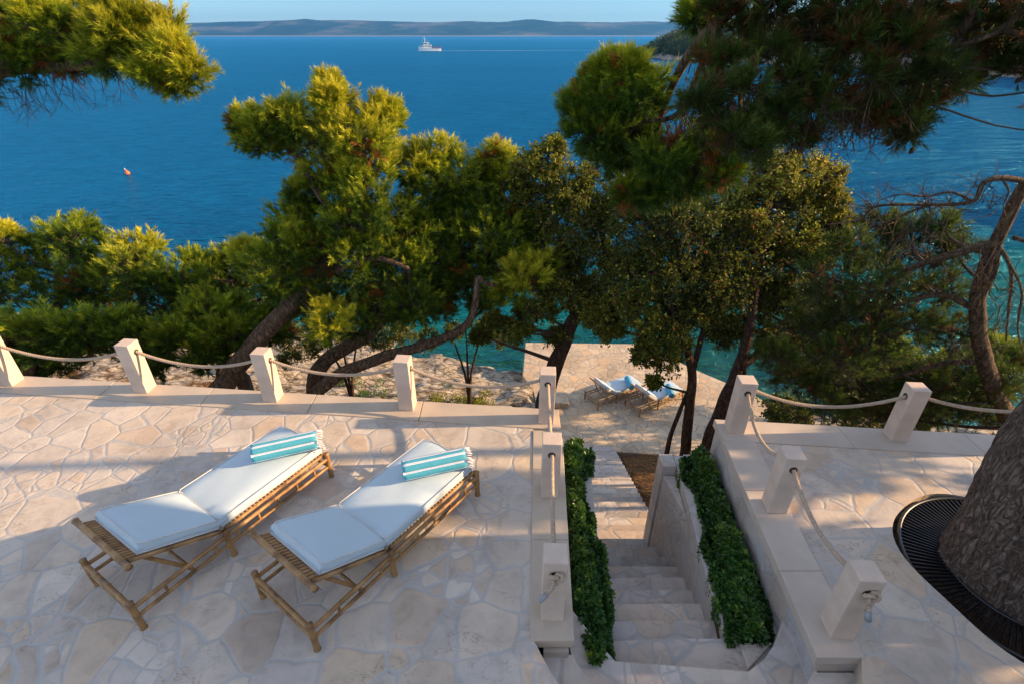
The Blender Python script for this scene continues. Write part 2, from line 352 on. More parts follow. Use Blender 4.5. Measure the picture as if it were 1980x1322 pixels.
# sea bed and sea
mb = MB(); mb.add([(-8990, 20, -12.2), (8990, 20, -12.2), (8990, 9490, -12.2), (-8990, 9490, -12.2)], [(0,1,2,3)])
tag(mb.build('sea_bed', plain('sea_bed_sand', (.10,.2,.2), .9, .2, .05, 0)), kind='structure')
def water():
    m, nt, p = mat('sea_water')
    tc = N(nt, 'ShaderNodeTexCoord'); sp = N(nt, 'ShaderNodeSeparateXYZ'); L(nt, tc.outputs['Object'], sp.inputs[0])
    # distance offshore
    pw = N(nt, 'ShaderNodeTexNoise', _Scale=.12, _Detail=4.0); L(nt, tc.outputs['Object'], pw.inputs['Vector'])
    dm = N(nt, 'ShaderNodeMath', operation='MULTIPLY_ADD'); L(nt, pw.outputs[0], dm.inputs[0]); dm.inputs[1].default_value = 7; L(nt, sp.outputs['Y'], dm.inputs[2])
    xx = N(nt, 'ShaderNodeMath', operation='MULTIPLY_ADD'); L(nt, sp.outputs['X'], xx.inputs[0]); xx.inputs[1].default_value = -.16; L(nt, dm.outputs[0], xx.inputs[2])
    off = N(nt, 'ShaderNodeMapRange'); L(nt, xx.outputs[0], off.inputs[0]); off.inputs[1].default_value = 20; off.inputs[2].default_value = 56
    col = ramp(nt, [(0, (.01,.15,.075)), (.2, (.0,.15,.105)), (.42, (.0,.075,.145)), (.7, (.0,.074,.19)), (1, (.0,.09,.225))], off.outputs[0])
    # broad wind streaks of slightly different blue
    ws = N(nt, 'ShaderNodeTexNoise', _Scale=1.0, _Detail=3.0); L(nt, coords(nt, (.004, .012, 1)), ws.inputs['Vector'])
    c = mixc(nt, .7, col.outputs[0], ramp(nt, [(.35, (.8,.85,.9)), (.65, (1.15,1.12,1.1))], ws.outputs[0]).outputs[0], 'MULTIPLY')
    L(nt, c, p.inputs['Base Color']); p.inputs['Roughness'].default_value = .22; p.inputs['IOR'].default_value = 1.33; p.inputs['Specular IOR Level'].default_value = .10; p.inputs['Specular Tint'].default_value = (.55, .82, 1, 1)
    al = ramp(nt, [(0, (.28,.28,.28)), (.10, (.5,.5,.5)), (.22, (.85,.85,.85)), (.38, (1,1,1))], off.outputs[0]); L(nt, al.outputs[0], p.inputs['Alpha'])
    n1 = N(nt, 'ShaderNodeTexNoise', _Scale=1.0, _Detail=5.0, _Roughness=.6); L(nt, coords(nt, (.8, 2.0, 1), .6, .5), n1.inputs['Vector'])
    n2 = N(nt, 'ShaderNodeTexNoise', _Scale=1.0, _Detail=4.0); L(nt, coords(nt, (.16, .42, 1)), n2.inputs['Vector'])
    n3 = N(nt, 'ShaderNodeTexNoise', _Scale=1.0, _Detail=3.0); L(nt, coords(nt, (.02, .06, 1)), n3.inputs['Vector'])
    b1 = N(nt, 'ShaderNodeBump', _Strength=1.0, _Distance=.75); L(nt, n1.outputs[0], b1.inputs['Height'])
    b2 = N(nt, 'ShaderNodeBump', _Strength=1.0, _Distance=1.9); L(nt, n2.outputs[0], b2.inputs['Height']); L(nt, b1.outputs[0], b2.inputs['Normal'])
    b3 = N(nt, 'ShaderNodeBump', _Strength=.8, _Distance=2.0); L(nt, n3.outputs[0], b3.inputs['Height']); L(nt, b2.outputs[0], b3.inputs['Normal'])
    L(nt, b3.outputs[0], p.inputs['Normal'])
    # body colour with a restrained sky reflection
    p.inputs['Specular IOR Level'].default_value = 0
    gl = N(nt, 'ShaderNodeBsdfGlossy'); gl.inputs['Roughness'].default_value = .14; gl.inputs['Color'].default_value = (.22, .72, 1, 1); L(nt, b3.outputs[0], gl.inputs['Normal'])
    fr = N(nt, 'ShaderNodeFresnel'); fr.inputs['IOR'].default_value = 1.33; L(nt, b3.outputs[0], fr.inputs['Normal'])
    fm = N(nt, 'ShaderNodeMath', operation='MULTIPLY'); L(nt, fr.outputs[0], fm.inputs[0]); fm.inputs[1].default_value = 1.0
    mx = N(nt, 'ShaderNodeMixShader'); L(nt, fm.outputs[0], mx.inputs[0]); L(nt, p.outputs[0], mx.inputs[1]); L(nt, gl.outputs[0], mx.inputs[2]); L(nt, mx.outputs[0], nt.nodes['Material Output'].inputs[0])
    return m
mb = MB(); mb.add([(-8990, 12, WZ), (8990, 12, WZ), (8990, 9490, WZ), (-8990, 9490, WZ)], [(0,1,2,3)])
tag(mb.build('water', water()), kind='structure')

# ------------------------------------------------------------ far island and headland
def hills():
    us = [-700, -300, 0, 200, 350, 450, 567, 590, 612, 700, 851, 908, 965, 1021, 1040, 1078, 1192, 1248, 1290, 1500, 1900, 2600]
    vt = [52, 47, 44, 46, 46, 43.5, 41, 38, 40, 41, 44.6, 42, 44.6, 39.7, 39, 43.5, 44.6, 42.7, 45, 50, 56, 62]
    D = 6200.0; vs = []; nu = 420; nd = 26
    for j in range(nd):
        t = j / (nd - 1)
        for i in range(nu):
            u = -700 + 3300 * i / (nu - 1)
            v = float(np.interp(u, us, vt))
            top = at(u, v, D + 900); x0 = top.x
            H = (top.z - WZ) * (1 + .05 * noise.fractal(Vector((x0 * .0035, 1, 0)), 1, 2.2, 4))
            ridge = math.sin(min(t, .62) / .62 * math.pi / 2) ** 1.1 if t < .62 else math.cos((t - .62) / .38 * math.pi / 2)
            y = D + t * 1450 + 120 * noise.noise(Vector((x0 * .0012, 5, 0)))
            val = noise.fractal(Vector((x0 * .0022 + 3 * noise.noise(Vector((x0 * .0005, y * .0006, 2))), y * .0011, 0)), .9, 2.1, 5)
            z = WZ - 2 + H * ridge * (1 + .55 * val * (1 - ridge ** 3)) + (6 if t > 0 else 0)
            vs.append((x0 * (y / (D + 900)) if False else x0, y, z if 0 < t < 1 else WZ - 3))
    fs = [(j*nu+i, j*nu+i+1, (j+1)*nu+i+1, (j+1)*nu+i) for j in range(nd-1) for i in range(nu-1)]
    me = bpy.data.meshes.new('hills'); me.from_pydata(vs, [], fs); me.update(); me.polygons.foreach_set('use_smooth', [True]*len(fs))
    m, nt, p = mat('island_scrub')
    nz = N(nt, 'ShaderNodeTexNoise', _Scale=1.0, _Detail=6.0, _Roughness=.6); L(nt, coords(nt, (.0016, .0012, .012)), nz.inputs['Vector'])
    col = ramp(nt, [(.38, (.012,.028,.016)), (.50, (.03,.05,.03)), (.58, (.11,.10,.08)), (.75, (.20,.17,.14))], nz.outputs[0])
    sp = N(nt, 'ShaderNodeSeparateXYZ'); tc = N(nt, 'ShaderNodeTexCoord'); L(nt, tc.outputs['Object'], sp.inputs[0])
    sh = N(nt, 'ShaderNodeMapRange'); L(nt, sp.outputs['Z'], sh.inputs[0]); sh.inputs[1].default_value = WZ + 10; sh.inputs[2].default_value = WZ + 4
    L(nt, mixc(nt, sh.outputs[0], col.outputs[0], (.30,.24,.22)), p.inputs['Base Color']); p.inputs['Roughness'].default_value = 1; p.inputs['Specular IOR Level'].default_value = 0
    tag(link('hills', me, m), kind='structure')
hills()

def leaf_tris(P, Nrm, size, k=3):
    n = len(P); out = np.empty((n, 3, 3))
    a = rng.normal(size=(n, 3)); a -= Nrm * (a * Nrm).sum(1, keepdims=True); a /= np.linalg.norm(a, axis=1, keepdims=True)
    b = np.cross(Nrm, a); s = size[:, None]
    out[:, 0] = P - a * s; out[:, 1] = P + a * s + b * s * .6; out[:, 2] = P + a * s * .2 - b * s
    return out.reshape(-1, 3)

# headland on the right: terrain ribbon along a coast line, wood on top
HC = [(1185, 101, 5), (1240, 108, 8), (1290, 116, 8), (1420, 122, 9), (1600, 128, 11), (1800, 138, 13), (1980, 152, 14), (2300, 185, 14)]
HT = [(1185, 97), (1240, 92), (1290, 58), (1420, 30), (1600, 12), (1800, 5), (1980, 0), (2300, -20)]
def headland():
    vs = []; nu = 160; prof = [(-.02, -1.5), (.0, 0), (.05, .10), (.10, .14), (.3, .45), (.6, .8), (1.0, 1.0), (1.6, .95)]
    pts = []
    for i in range(nu):
        u = 1185 + (2300 - 1185) * i / (nu - 1)
        v = float(np.interp(u, [h[0] for h in HC], [h[1] for h in HC])); vt_ = float(np.interp(u, [h[0] for h in HT], [h[1] for h in HT]))
        P = g(u, v + 1.2 * noise.noise(Vector((u * .05, 0, 0))), WZ); d = Vector((P.x, P.y, 0)); dl = d.length; dn = d / dl
        wdt = 70 * min(1, (u - 1183) / 60 + .1)
        rt = ray(u, vt_); Ht = max(CAMH + rt[2] / rt[1] * (P.y + wdt * dn.y) - WZ - 7, 2.2)
        pts.append((P, dn, wdt, Ht))
        for (a, h) in prof:
            q = P + dn * wdt * a
            z = WZ + (h * Ht if h > 0 else h) + (noise.fractal(Vector((q.x*.05, q.y*.05, h)), 1, 2, 4) * 1.3 if h > 0 else 0)
            vs.append((q.x, q.y, z))
    k = len(prof)
    fs = [(i*k+j, (i+1)*k+j, (i+1)*k+j+1, i*k+j+1) for i in range(nu-1) for j in range(k-1)]
    me = bpy.data.meshes.new('headland'); me.from_pydata(vs, [], fs); me.update()
    m = plain('headland_rock', (.30,.25,.22), .9, .4, .25, 1, .6, .1)
    tag(link('headland', me, m), kind='structure')
    P_, Nn, S = [], [], []
    for i, (P, dn, wdt, Ht) in enumerate(pts):
        u = 1185 + (2300 - 1185) * i / (nu - 1)
        if u < 1235: continue
        for c in range(10):
            a = random.uniform(.16, 1.3); q = P + dn * wdt * a + Vector((random.uniform(-2, 2), random.uniform(-2, 2), 0))
            z = WZ + Ht * float(np.interp(a, [p[0] for p in prof], [p[1] for p in prof])); rr = random.uniform(2.2, 4.2) * min(1, (u - 1225) / 40)
            n = 130; d3 = rng.normal(size=(n, 3)); d3 /= np.linalg.norm(d3, axis=1, keepdims=True)
            P_.append(np.array([q.x, q.y, z + rr * .7]) + d3 * rr * rng.uniform(.75, 1.1, (n, 1)) * np.array([1, 1, 1.05]))
            nn = d3 + rng.normal(size=(n, 3)) * .6; Nn.append(nn / np.linalg.norm(nn, axis=1, keepdims=True)); S.append(rng.uniform(.35, .8, n))
    P_ = np.concatenate(P_); Nn = np.concatenate(Nn); S = np.concatenate(S)
    me = np_mesh('wood', leaf_tris(P_, Nn, S), 3, rng.uniform(0, 1, len(P_)))
    tag(link('far_wood', me, M['wood']), kind='stuff', label='dark green wood covering the headland across the bay', cat='wood')
headland()

# ------------------------------------------------------------ terraces, walls, stair, platform
def off_line(p, q, d):
    p, q = Vector(p[:2]), Vector(q[:2]); n = Vector((-(q-p).y, (q-p).x)).normalized(); return n * d
# left terrace
LA = (-14.0, 6.72); LB = (.59, 5.22); LC = (.46, 2.33)
A0 = [g(1033, 1235), g(1050, 1270), g(1068, 1300), g(1088, 1330), g(1130, 1390), g(1200, 1460)]
A1 = [g(1100, 1243, -.175), g(1114, 1278, -.175), g(1135, 1308, -.175), g(1165, 1340, -.175), g(1230, 1400, -.175)]
A2 = [g(1103, 1172, -.35), g(1128, 1205, -.35), g(1156, 1240, -.35), g(1190, 1276, -.35)]
B2 = [g(1512, 1200, -.35), g(1497, 1245, -.35), g(1478, 1272, -.35), g(1447, 1296, -.35)]
B1 = [g(1583, 1262, -.175), g(1572, 1300, -.175), g(1550, 1340, -.175), g(1490, 1400, -.175)]
B0 = [g(1666, 1262), g(1667, 1320), g(1655, 1370), g(1590, 1450)]
xy = lambda pts: [(p[0], p[1]) for p in pts]
COPW = .36
mb = MB(); mb.prism([(-14, -2), (-14, 6.72 - COPW), (.59 - .33, 5.22 - COPW + .05), (.155, 2.36)] + xy(A0)[0:] + [(A0[-1][0], -2)], -3.2, 0)
tag(mb.build('terrace_floor', M['paving'], bevel=.012), kind='structure')
def band(mbb, pts, z0, z1): mbb.prism(pts, z0, z1)
cop = empty('stone_coping', (-3, 5.6, 0)); tag(cop, 'beige stone coping along the sea edge of the left terrace under five posts', 'coping')
n = 10
for i in range(n):
    t0 = i / n; t1 = (i + 1) / n - (.0006)
    X0, X1 = -14 + (14.28) * t0, -14 + 14.28 * t1
    f = lambda X: 6.72 - (X + 14) * (6.72 - 5.22) / 14.59
    X1 = X1 if i < n-1 else .59
    m2 = MB(); dz = .014
    m2.prism([(X0+3, f(X0)+.03-5.6), (X1+3, f(X1)+.03-5.6), (X1+3, f(X1)-COPW-5.6 if i < n-1 else f(X1)-COPW-5.6), (X0+3, f(X0)-COPW-5.6)], -.09, dz)
    m2.build('slab', M['coping'], cop, bevel=.006)
cop2 = empty('stone_coping', (.4, 3.8, 0)); tag(cop2, 'smooth beige stone coping beside the left hedge, carrying the rope down the stair side', 'coping')
ys = [2.33, 3.28, 4.2, 5.22 - COPW - .002]
for a, b in zip(ys[:-1], ys[1:]):
    xo = lambda Y: .46 + (.59 - .46) * (Y - 2.33) / (5.22 - 2.33)
    m2 = MB(); m2.prism([(xo(a)-.32-.4, a-3.8), (xo(a)+.03-.4, a-3.8), (xo(b)+.03-.4, b-.003-3.8), (xo(b)-.32-.4, b-.003-3.8)], -.09, .012)
    m2.build('slab', M['coping'], cop2, bevel=.006)
# left retaining walls
rw = empty('retaining_wall', (0, 5, -3)); tag(rw, 'stone retaining wall under the sea edge of the left terrace', 'wall')
mb = MB(); mb.prism([(-14, 1.72-.02), (.57, .2-.02), (.57, -.3), (-14, 1.2)], -3.4, 2.90); mb.build('wall', M['paving_wall'], rw)
rw = empty('retaining_wall', (.4, 3.8, -3)); tag(rw, 'stone wall between the left terrace and the hedge left of the stair', 'wall')
mb = MB(); mb.prism([(.05, -1.5), (.145, 1.38), (.0, 1.38), (-.15, -1.5)], -3.0, 2.90); mb.build('wall', M['paving_wall'], rw)

# right terrace
RA = (2.53, 5.03); RB = (14.0, 4.0); RC = (2.36, 2.2)
GC = Vector((4.50, 2.92, 0)); GR = .93
hole = []
def gr_r(a): return GR * (1 + .04 * math.sin(a * 3 + 1) + .03 * math.sin(a * 5))
mb = MB()
# paving sheet with a round opening for the tree: outer polygon and circular hole stitched radially
outer = [(2.53+.31, 5.03-COPW), (8.0, 4.55-COPW), (14.0, 4.0-COPW), (14, -2), (B0[-1][0]+.4, -2)] + xy(B0)[::-1] + [(2.68, 2.22)]
K = 72
def hit(poly, c, a):
    d = Vector((math.cos(a), math.sin(a))); best = None
    for i in range(len(poly)):
        p, q = Vector(poly[i]), Vector(poly[(i+1) % len(poly)]); e = q - p
        den = d.x * e.y - d.y * e.x
        if abs(den) < 1e-9: continue
        w_ = p - c; t = (w_.x * e.y - w_.y * e.x) / den; s = (w_.x * d.y - w_.y * d.x) / den
        if t > 0 and -1e-6 <= s <= 1+1e-6 and (best is None or t < best): best = t
    return c + d * best
c2 = Vector((GC.x, GC.y)); angs = sorted([2*math.pi*k/K for k in range(K)] + [math.atan2(p[1]-c2.y, p[0]-c2.x) % (2*math.pi) for p in outer])
ring_o = [hit(outer, c2, a) for a in angs]; ring_i = [c2 + Vector((math.cos(a), math.sin(a))) * gr_r(a) for a in angs]
m_ = len(angs)
vs = [(p.x, p.y, 0) for p in ring_o] + [(p.x, p.y, 0) for p in ring_i] + [(p.x, p.y, -3) for p in ring_o] + [(p.x, p.y, -.35) for p in ring_i]
fs = [(i, (i+1)%m_, m_+(i+1)%m_, m_+i) for i in range(m_)] + [(2*m_+i, 2*m_+(i+1)%m_, (i+1)%m_, i) for i in range(m_)] + [(m_+i, m_+(i+1)%m_, 3*m_+(i+1)%m_, 3*m_+i) for i in range(m_)]
mb.add(vs, fs); tag(mb.build('terrace_floor', M['paving']), kind='structure')
mb = MB(); mb.add([(GC.x + 1.2*math.cos(a), GC.y + 1.2*math.sin(a), -.2) for a in [k*math.pi/12 for k in range(24)]], [tuple(range(24))])
tag(mb.build('soil', M['soil']), kind='structure')
cop3 = empty('stone_coping', (6, 4.6, 0)); tag(cop3, 'pale stone coping along the sea edge of the right terrace', 'coping')
for i in range(8):
    X0 = 2.53 + 11.4 * i / 8; X1 = 2.53 + 11.4 * (i + 1) / 8 - .004; f = lambda X: 5.03 - (X - 2.53) * .0898
    if i == 0: X0 -= .03
    m2 = MB(); m2.prism([(X0-6, f(X0)+.03-4.6), (X1-6, f(X1)+.03-4.6), (X1-6, f(X1)-COPW-4.6), (X0-6, f(X0)-COPW-4.6)], -.09, .013); m2.build('slab', M['coping_pale'], cop3, bevel=.006)
cop4 = empty('stone_coping', (2.6, 3.6, 0)); tag(cop4, 'pale stone coping beside the right hedge, with three posts and a sagging rope', 'coping')
ys = [2.2, 2.95, 3.9, 5.03 - COPW - .003]
xo = lambda Y: 2.36 + (2.53 - 2.36) * (Y - 2.2) / (5.03 - 2.2)
for a, b in zip(ys[:-1], ys[1:]):
    m2 = MB(); m2.prism([(xo(a)-.03-2.6, a-3.6), (xo(a)+.34-2.6, a-3.6), (xo(b)+.34-2.6, b-.004-3.6), (xo(b)-.03-2.6, b-.004-3.6)], -.09, .011); m2.build('slab', M['coping_pale'], cop4, bevel=.006)
rw = empty('retaining_wall', (2.5, 3.6, -3)); tag(rw, 'tall mottled stone wall below the right terrace, behind the right hedge', 'wall')
mb = MB(); mb.prism([(xo(2.2)-2.5, -1.4), (xo(5.0)-2.5, 1.42), (.5, 1.42), (.4, -1.4)], -3.0, 2.905); mb.build('wall', M['paving_wall'], rw)
mb = MB(); mb.prism([(.05, 1.0), (.05, 1.40), (11.4, .35), (11.4, -.1)], -3.4, 2.9); mb.build('sea_wall', M['paving_wall'], rw)

# stair: fan of three wide steps, then the straight flight
st = []
mb = MB(); mb.prism([(-.2, -2)] + [(.14, 1.0), (.14, 2.325)] + [(.475, 2.325)] + xy(A1)[0:] + xy(B1)[::-1] + [(2.38, 2.19), (2.80, 2.19), (2.75, -2)], -2.0, -.175)
tag(mb.build('step', M['paving_step'], bevel=.01), kind='structure')
mb = MB(); mb.prism([(.3, -2), (.47, 2.3)] + xy(A2) + xy(B2)[::-1] + [(2.40, 2.74), (2.42, 2.1), (2.4, -2)], -2.0, -.35)
tag(mb.build('step', M['paving_step'], bevel=.01), kind='structure')
XL = lambda Y: .93 + .11 * (Y - 2.5)
XR = lambda Y: 1.95 if Y < 3.3 else (1.95 + .13 * (Y - 3.3))
TR = .285; RI = .187
for j in range(1, 35):
    Y1 = 2.37 + TR * j; Y0 = Y1 - TR - .03; z = -.35 - RI * j
    wob = lambda: random.uniform(-.012, .012)
    mb = MB(); mb.prism([(XL(Y0)-.12, Y0), (XL(Y1)-.12, Y1+wob()), ((XL(Y1)+XR(Y1))/2, Y1+wob()), (XR(Y1)+.02, Y1+wob()), (XR(Y0)+.02, Y0)], z - .75, z)
    tag(mb.build('step', M['paving_step'], bevel=.01), kind='structure')
# planters
LW = [(.60, 2.25), (.78, 2.36), (.98, 5.15), (.84, 5.15), (.68, 2.5)]
pl = empty('planter_wall', (.9, 4, -1)); tag(pl, 'low stone planter wall between the left hedge and the stair', 'wall')
mb = MB(); mb.prism([(-.15+.02, -1.55), (-.07+.02, -1.62), (.10, 1.15), (-.02, 1.15)], -3, .45); mb.build('wall', M['paving_wall'], pl, bevel=.01)
mb = MB(); mb.prism([(-.32, 1.02), (-.03, 1.02), (-.03, 1.15), (-.32, 1.15)], -3, .44); mb.build('end_wall', M['paving_wall'], pl, bevel=.01)
pr = empty('planter_wall', (2, 4, -1)); tag(pr, 'tall stone planter wall between the stair and the right hedge', 'wall')
mb = MB(); mb.prism([(-.07, -1.22), (-.08, -.9), (-.04, -.4), (.02, .2), (.06, .79), (.06, 1.0), (.19, 1.0), (.14, .2), (.05, -.6), (.02, -.95)], -4.2, .47); mb.build('wall', M['paving_wall'], pr, bevel=.01)
mb = MB(); mb.prism([(-.12, .80), (.055, .80), (.055, 1.02), (-.12, 1.02)], -4.2, .48); mb.build('pier', M['paving_wall'], pr, bevel=.01)
mb = MB(); mb.prism([(.01, .1), (.057, .79), (-.10, .79)], -4.2, .33); mb.build('side_wall', M['paving_wall'], pr, bevel=.01)
mb = MB(); mb.prism([(.192, .88), (.50, .88), (.50, 1.02), (.192, 1.02)], -4.2, .475); mb.build('end_wall', M['paving_wall'], pr, bevel=.01)
q1, q2, q3 = g(1430, 1241, -.50), g(1494, 1241, -.50), g(1447, 1293, -.50)
mb = MB(); mb.prism([(q1.x-2, q1.y-4), (q2.x-2, q2.y-4), (q3.x-2, q3.y-4)], -1, .50); mb.build('corner_stone', M['paving_step'], pr, bevel=.01)
mb = MB(); mb.prism([(1.80, 2.1), (2.40, 2.1), (2.42, 2.80), (1.92, 2.80)], -2, -.535); tag(mb.build('step', M['paving_step']), kind='structure')
# soil inside planters
mb = MB(); mb.prism([(.60, 2.45), (.80, 2.45), (.95, 5.0), (.62, 5.0)], -1.2, -.72); tag(mb.build('soil', M['soil']), kind='structure')
mb = MB(); mb.prism([(1.86, 2.42), (2.4, 2.42), (2.5, 4.88), (2.16, 4.88), (1.97, 3.2)], -1.2, -.66); tag(mb.build('soil', M['soil']), kind='structure')

# bathing platform
PZ = -6.9
plat = [(1.3, 12.0), (1.0, 13.2), (.75, 15.2), (.39, 16.2), (.56, 18.62), (5.1, 18.5), (5.9, 17.9), (6.9, 16.7), (8.5, 15.1), (9.6, 13.5), (10.6, 12.3), (10.8, 11.5), (6, 11.75), (3.2, 12.05)]
mb = MB(); mb.prism(plat, -9.6, PZ); tag(mb.build('platform', M['paving_low'], bevel=.03), kind='structure')
stp = MB(); stp.prism([(1.35, 14.2), (1.95, 14.2), (1.95, 14.85), (1.35, 14.85)], PZ, PZ + .22)
tag(stp.build('stone_block', M['paving_low'], bevel=.03), 'low square stone block on the bathing platform left of the lower loungers', 'stone block')

# ------------------------------------------------------------ posts and ropes
POSTS = {'A': (-6.84, 5.86), 'B': (-4.92, 5.70), 'C': (-3.12, 5.50), 'D': (-1.33, 5.32), 'E': (.42, 5.06), 'F': (.39, 3.88), 'G': (.33, 2.58),
         'R1': (2.68, 4.88), 'R2': (4.53, 4.74), 'R3': (2.64, 3.68), 'R4': (2.60, 2.43)}
PLAB = {'A': 'square stone post at the left edge of the picture, leftmost of the sea-edge row',
        'B': 'stone post on the left terrace edge, second from the left in its row',
        'C': 'stone post third from the left, in front of the leaning pine trunk',
        'D': 'stone post fourth from the left, before the brown shore rocks',
        'E': 'stone corner post of the left terrace, in front of the dark oak trunk',
        'F': 'stone post beside the left hedge, between the corner post and the knotted one',
        'G': 'near stone post beside the left hedge with a knotted rope end on its face',
        'R1': 'stone corner post of the right terrace, beside the dark oak trunks',
        'R2': 'stone post on the right terrace sea edge, left of the big pine trunk',
        'R3': 'stone post midway beside the right hedge, rope running down from its hole',
        'R4': 'nearest stone post on the right terrace with a knotted rope end on its face'}
PH = .72; PW = .185
def mk_post():
    m_ = MB(); h = PW / 2; m_.box((-h, -h, 0), (h, h, PH)); r = empty('stone_post')
    m_.build('shaft', M['post'], r, bevel=.005)
    return r
pproto = None
ROTZ = {k: (R(-5.5) if k in 'ABCD' else R(-3)) for k in POSTS}
for k in ('R1', 'R2', 'R3', 'R4'): ROTZ[k] = R(-4)
for k, (x, y) in POSTS.items():
    if pproto is None: pproto = mk_post(); o = pproto
    else: o = copy_tree(pproto)
    o.location = (x, y, .012); o.rotation_euler = (0, 0, ROTZ[k]); tag(o, PLAB[k], 'post', 'stone posts carrying the rope rail')
# rope holes: flat dark discs and rings, the shade inside painted as colour
HOLEZ = .585
def ring(mb_, c, nrm, r, rr, n=16):
    nrm = Vector(nrm).normalized(); x = nrm.orthogonal().normalized(); y = nrm.cross(x)
    mb_.tube([Vector(c) + (x*math.cos(a)+y*math.sin(a))*r for a in [2*math.pi*k/n for k in range(n+1)]], rr, 6, cap=False)
def disc(mb_, c, nrm, r, n=16):
    nrm = Vector(nrm).normalized(); x = nrm.orthogonal().normalized(); y = nrm.cross(x)
    mb_.add([Vector(c) + (x*math.cos(a)+y*math.sin(a))*r for a in [2*math.pi*k/n for k in range(n)]], [tuple(range(n))])
post_obj = {}
for o in [o for o in C.objects if o.name.startswith('stone_post')]:
    pass
def post_of(k):
    for o in C.objects:
        if o.name.startswith('stone_post') and o.get('label') == PLAB[k]: return o
def add_holes(k, dirs):
    o = post_of(k)
    for d in dirs:
        d = Vector(d); m_ = MB(); c = d * (PW/2 + .0025) + Vector((0, 0, HOLEZ)); disc(m_, c, d, .033)
        ring(m_, c, d, .034, .004); m_.build('rope_hole', M['hole'], o)
for k in 'ABCD': add_holes(k, [(1, 0, 0), (-1, 0, 0)])
add_holes('E', [(-1, 0, 0), (0, -1, 0)]); add_holes('F', [(0, -1, 0), (0, 1, 0)]); add_holes('G', [(0, -1, 0), (0, 1, 0)])
add_holes('R1', [(1, 0, 0), (0, -1, 0)]); add_holes('R2', [(-1, 0, 0), (1, 0, 0)]); add_holes('R3', [(0, -1, 0), (0, 1, 0)]); add_holes('R4', [(0, -1, 0), (0, 1, 0)])

def rope_mesh(mb_, pts, r=.021, pitch=.075):
    # resample then twist three strands round the centre line
    pts = [Vector(p) for p in pts]; seg = [0]
    for a, b in zip(pts[:-1], pts[1:]): seg.append(seg[-1] + (b - a).length)
    tot = seg[-1]; n = max(6, int(tot / .0125)); res = []
    for i in range(n + 1):
        s = tot * i / n; j = max(0, min(len(pts) - 2, int(np.searchsorted(seg, s)) - 1)); f = (s - seg[j]) / max(1e-9, seg[j+1] - seg[j])
        res.append(pts[j].lerp(pts[j+1], f))
    for st_ in range(3):
        q = []; x = None
        for i, p in enumerate(res):
            t = (res[min(i+1, n)] - res[max(i-1, 0)]).normalized()
            if x is None: x = t.orthogonal().normalized()
            x = (x - t * x.dot(t)).normalized(); y = t.cross(x); a = 2*math.pi*(st_/3 + tot * i / n / pitch)
            q.append(p + (x*math.cos(a) + y*math.sin(a)) * r * .52)
        mb_.tube(q, r * .56, 6)
def rope_span(k1, k2, d1, d2, sag, label):
    a = Vector((*POSTS[k1], HOLEZ + .012)) + Vector(d1) * (PW/2 - .015); b = Vector((*POSTS[k2], HOLEZ + .012)) + Vector(d2) * (PW/2 - .015)
    pts = [a.lerp(b, t) - Vector((0, 0, sag * 4 * t * (1 - t))) for t in [i / 24 for i in range(25)]]
    m_ = MB(); rope_mesh(m_, [p - a for p in pts]); o = m_.build('rope', M['rope'], loc=a)
    tag(o, label, 'rope', 'thick twisted ropes hung between the stone posts')
X_, Y_ = (1, 0, 0), (0, 1, 0); mX, mY = (-1, 0, 0), (0, -1, 0)
rope_span('A', 'B', X_, mX, .17, 'twisted rope sagging between the two leftmost stone posts')
rope_span('B', 'C', X_, mX, .16, 'twisted rope between the second and third posts from the left')
rope_span('C', 'D', X_, mX, .16, 'twisted rope between the third and fourth posts from the left')
rope_span('D', 'E', X_, mX, .18, 'twisted rope between the fourth post and the left terrace corner post')
rope_span('E', 'F', mY, Y_, .05, 'short rope running from the left corner post toward the viewer to the next post')
rope_span('F', 'G', mY, Y_, .12, 'rope hanging beside the left hedge down to the knotted post')
rope_span('R1', 'R2', X_, mX, .20, 'rope hanging along the sea edge of the right terrace between two posts')
rope_span('R1', 'R3', mY, Y_, .22, 'rope sagging from the right corner post to the middle post beside the right hedge')
rope_span('R3', 'R4', mY, Y_, .14, 'rope sagging from the middle right post to the nearest knotted post')
POSTS['R5'] = (6.45, 4.56)
o = copy_tree(pproto); o.location = (6.45, 4.56, .012); tag(o, 'stone post on the right terrace sea edge, hidden behind the big pine trunk', 'post', 'stone posts carrying the rope rail')
rope_span('R2', 'R5', X_, mX, .14, 'rope on the right terrace sea edge that disappears behind the big pine trunk')
def knot(k, tail):
    c = Vector((*POSTS[k], HOLEZ + .012)) + Vector((0, -PW/2 - .012, 0)); m_ = MB()
    pts = []
    for i in range(46):
        t = i / 45 * 2 * math.pi
        pts.append(Vector(((math.sin(t) + 2*math.sin(2*t)) * .017, -.022 - math.sin(3*t) * .014, (math.cos(t) - 2*math.cos(2*t)) * .019)))
    rope_mesh(m_, pts, .017)
    tv = Vector(tail); rope_mesh(m_, [Vector((0, -.02, -.03)), Vector((0, -.03, -.06)) + tv * .3, Vector((0, -.03, -.07)) + tv], .018)
    o = m_.build('rope_knot', M['rope'], loc=c)
    m_ = MB(); e = Vector((0, -.03, -.07)) + tv; m_.tube([e - tv.normalized() * .02, e + tv.normalized() * .055], .0225, 12); m_.build('rope_end', M['cap'], o)
    return o
tag(knot('G', (-.085, -.05, -.05)), 'knotted rope end with grey sleeve on the near left post', 'rope knot')
tag(knot('R4', (.0, -.03, -.06)), 'knotted rope end hanging with grey tip from the near right post', 'rope knot')

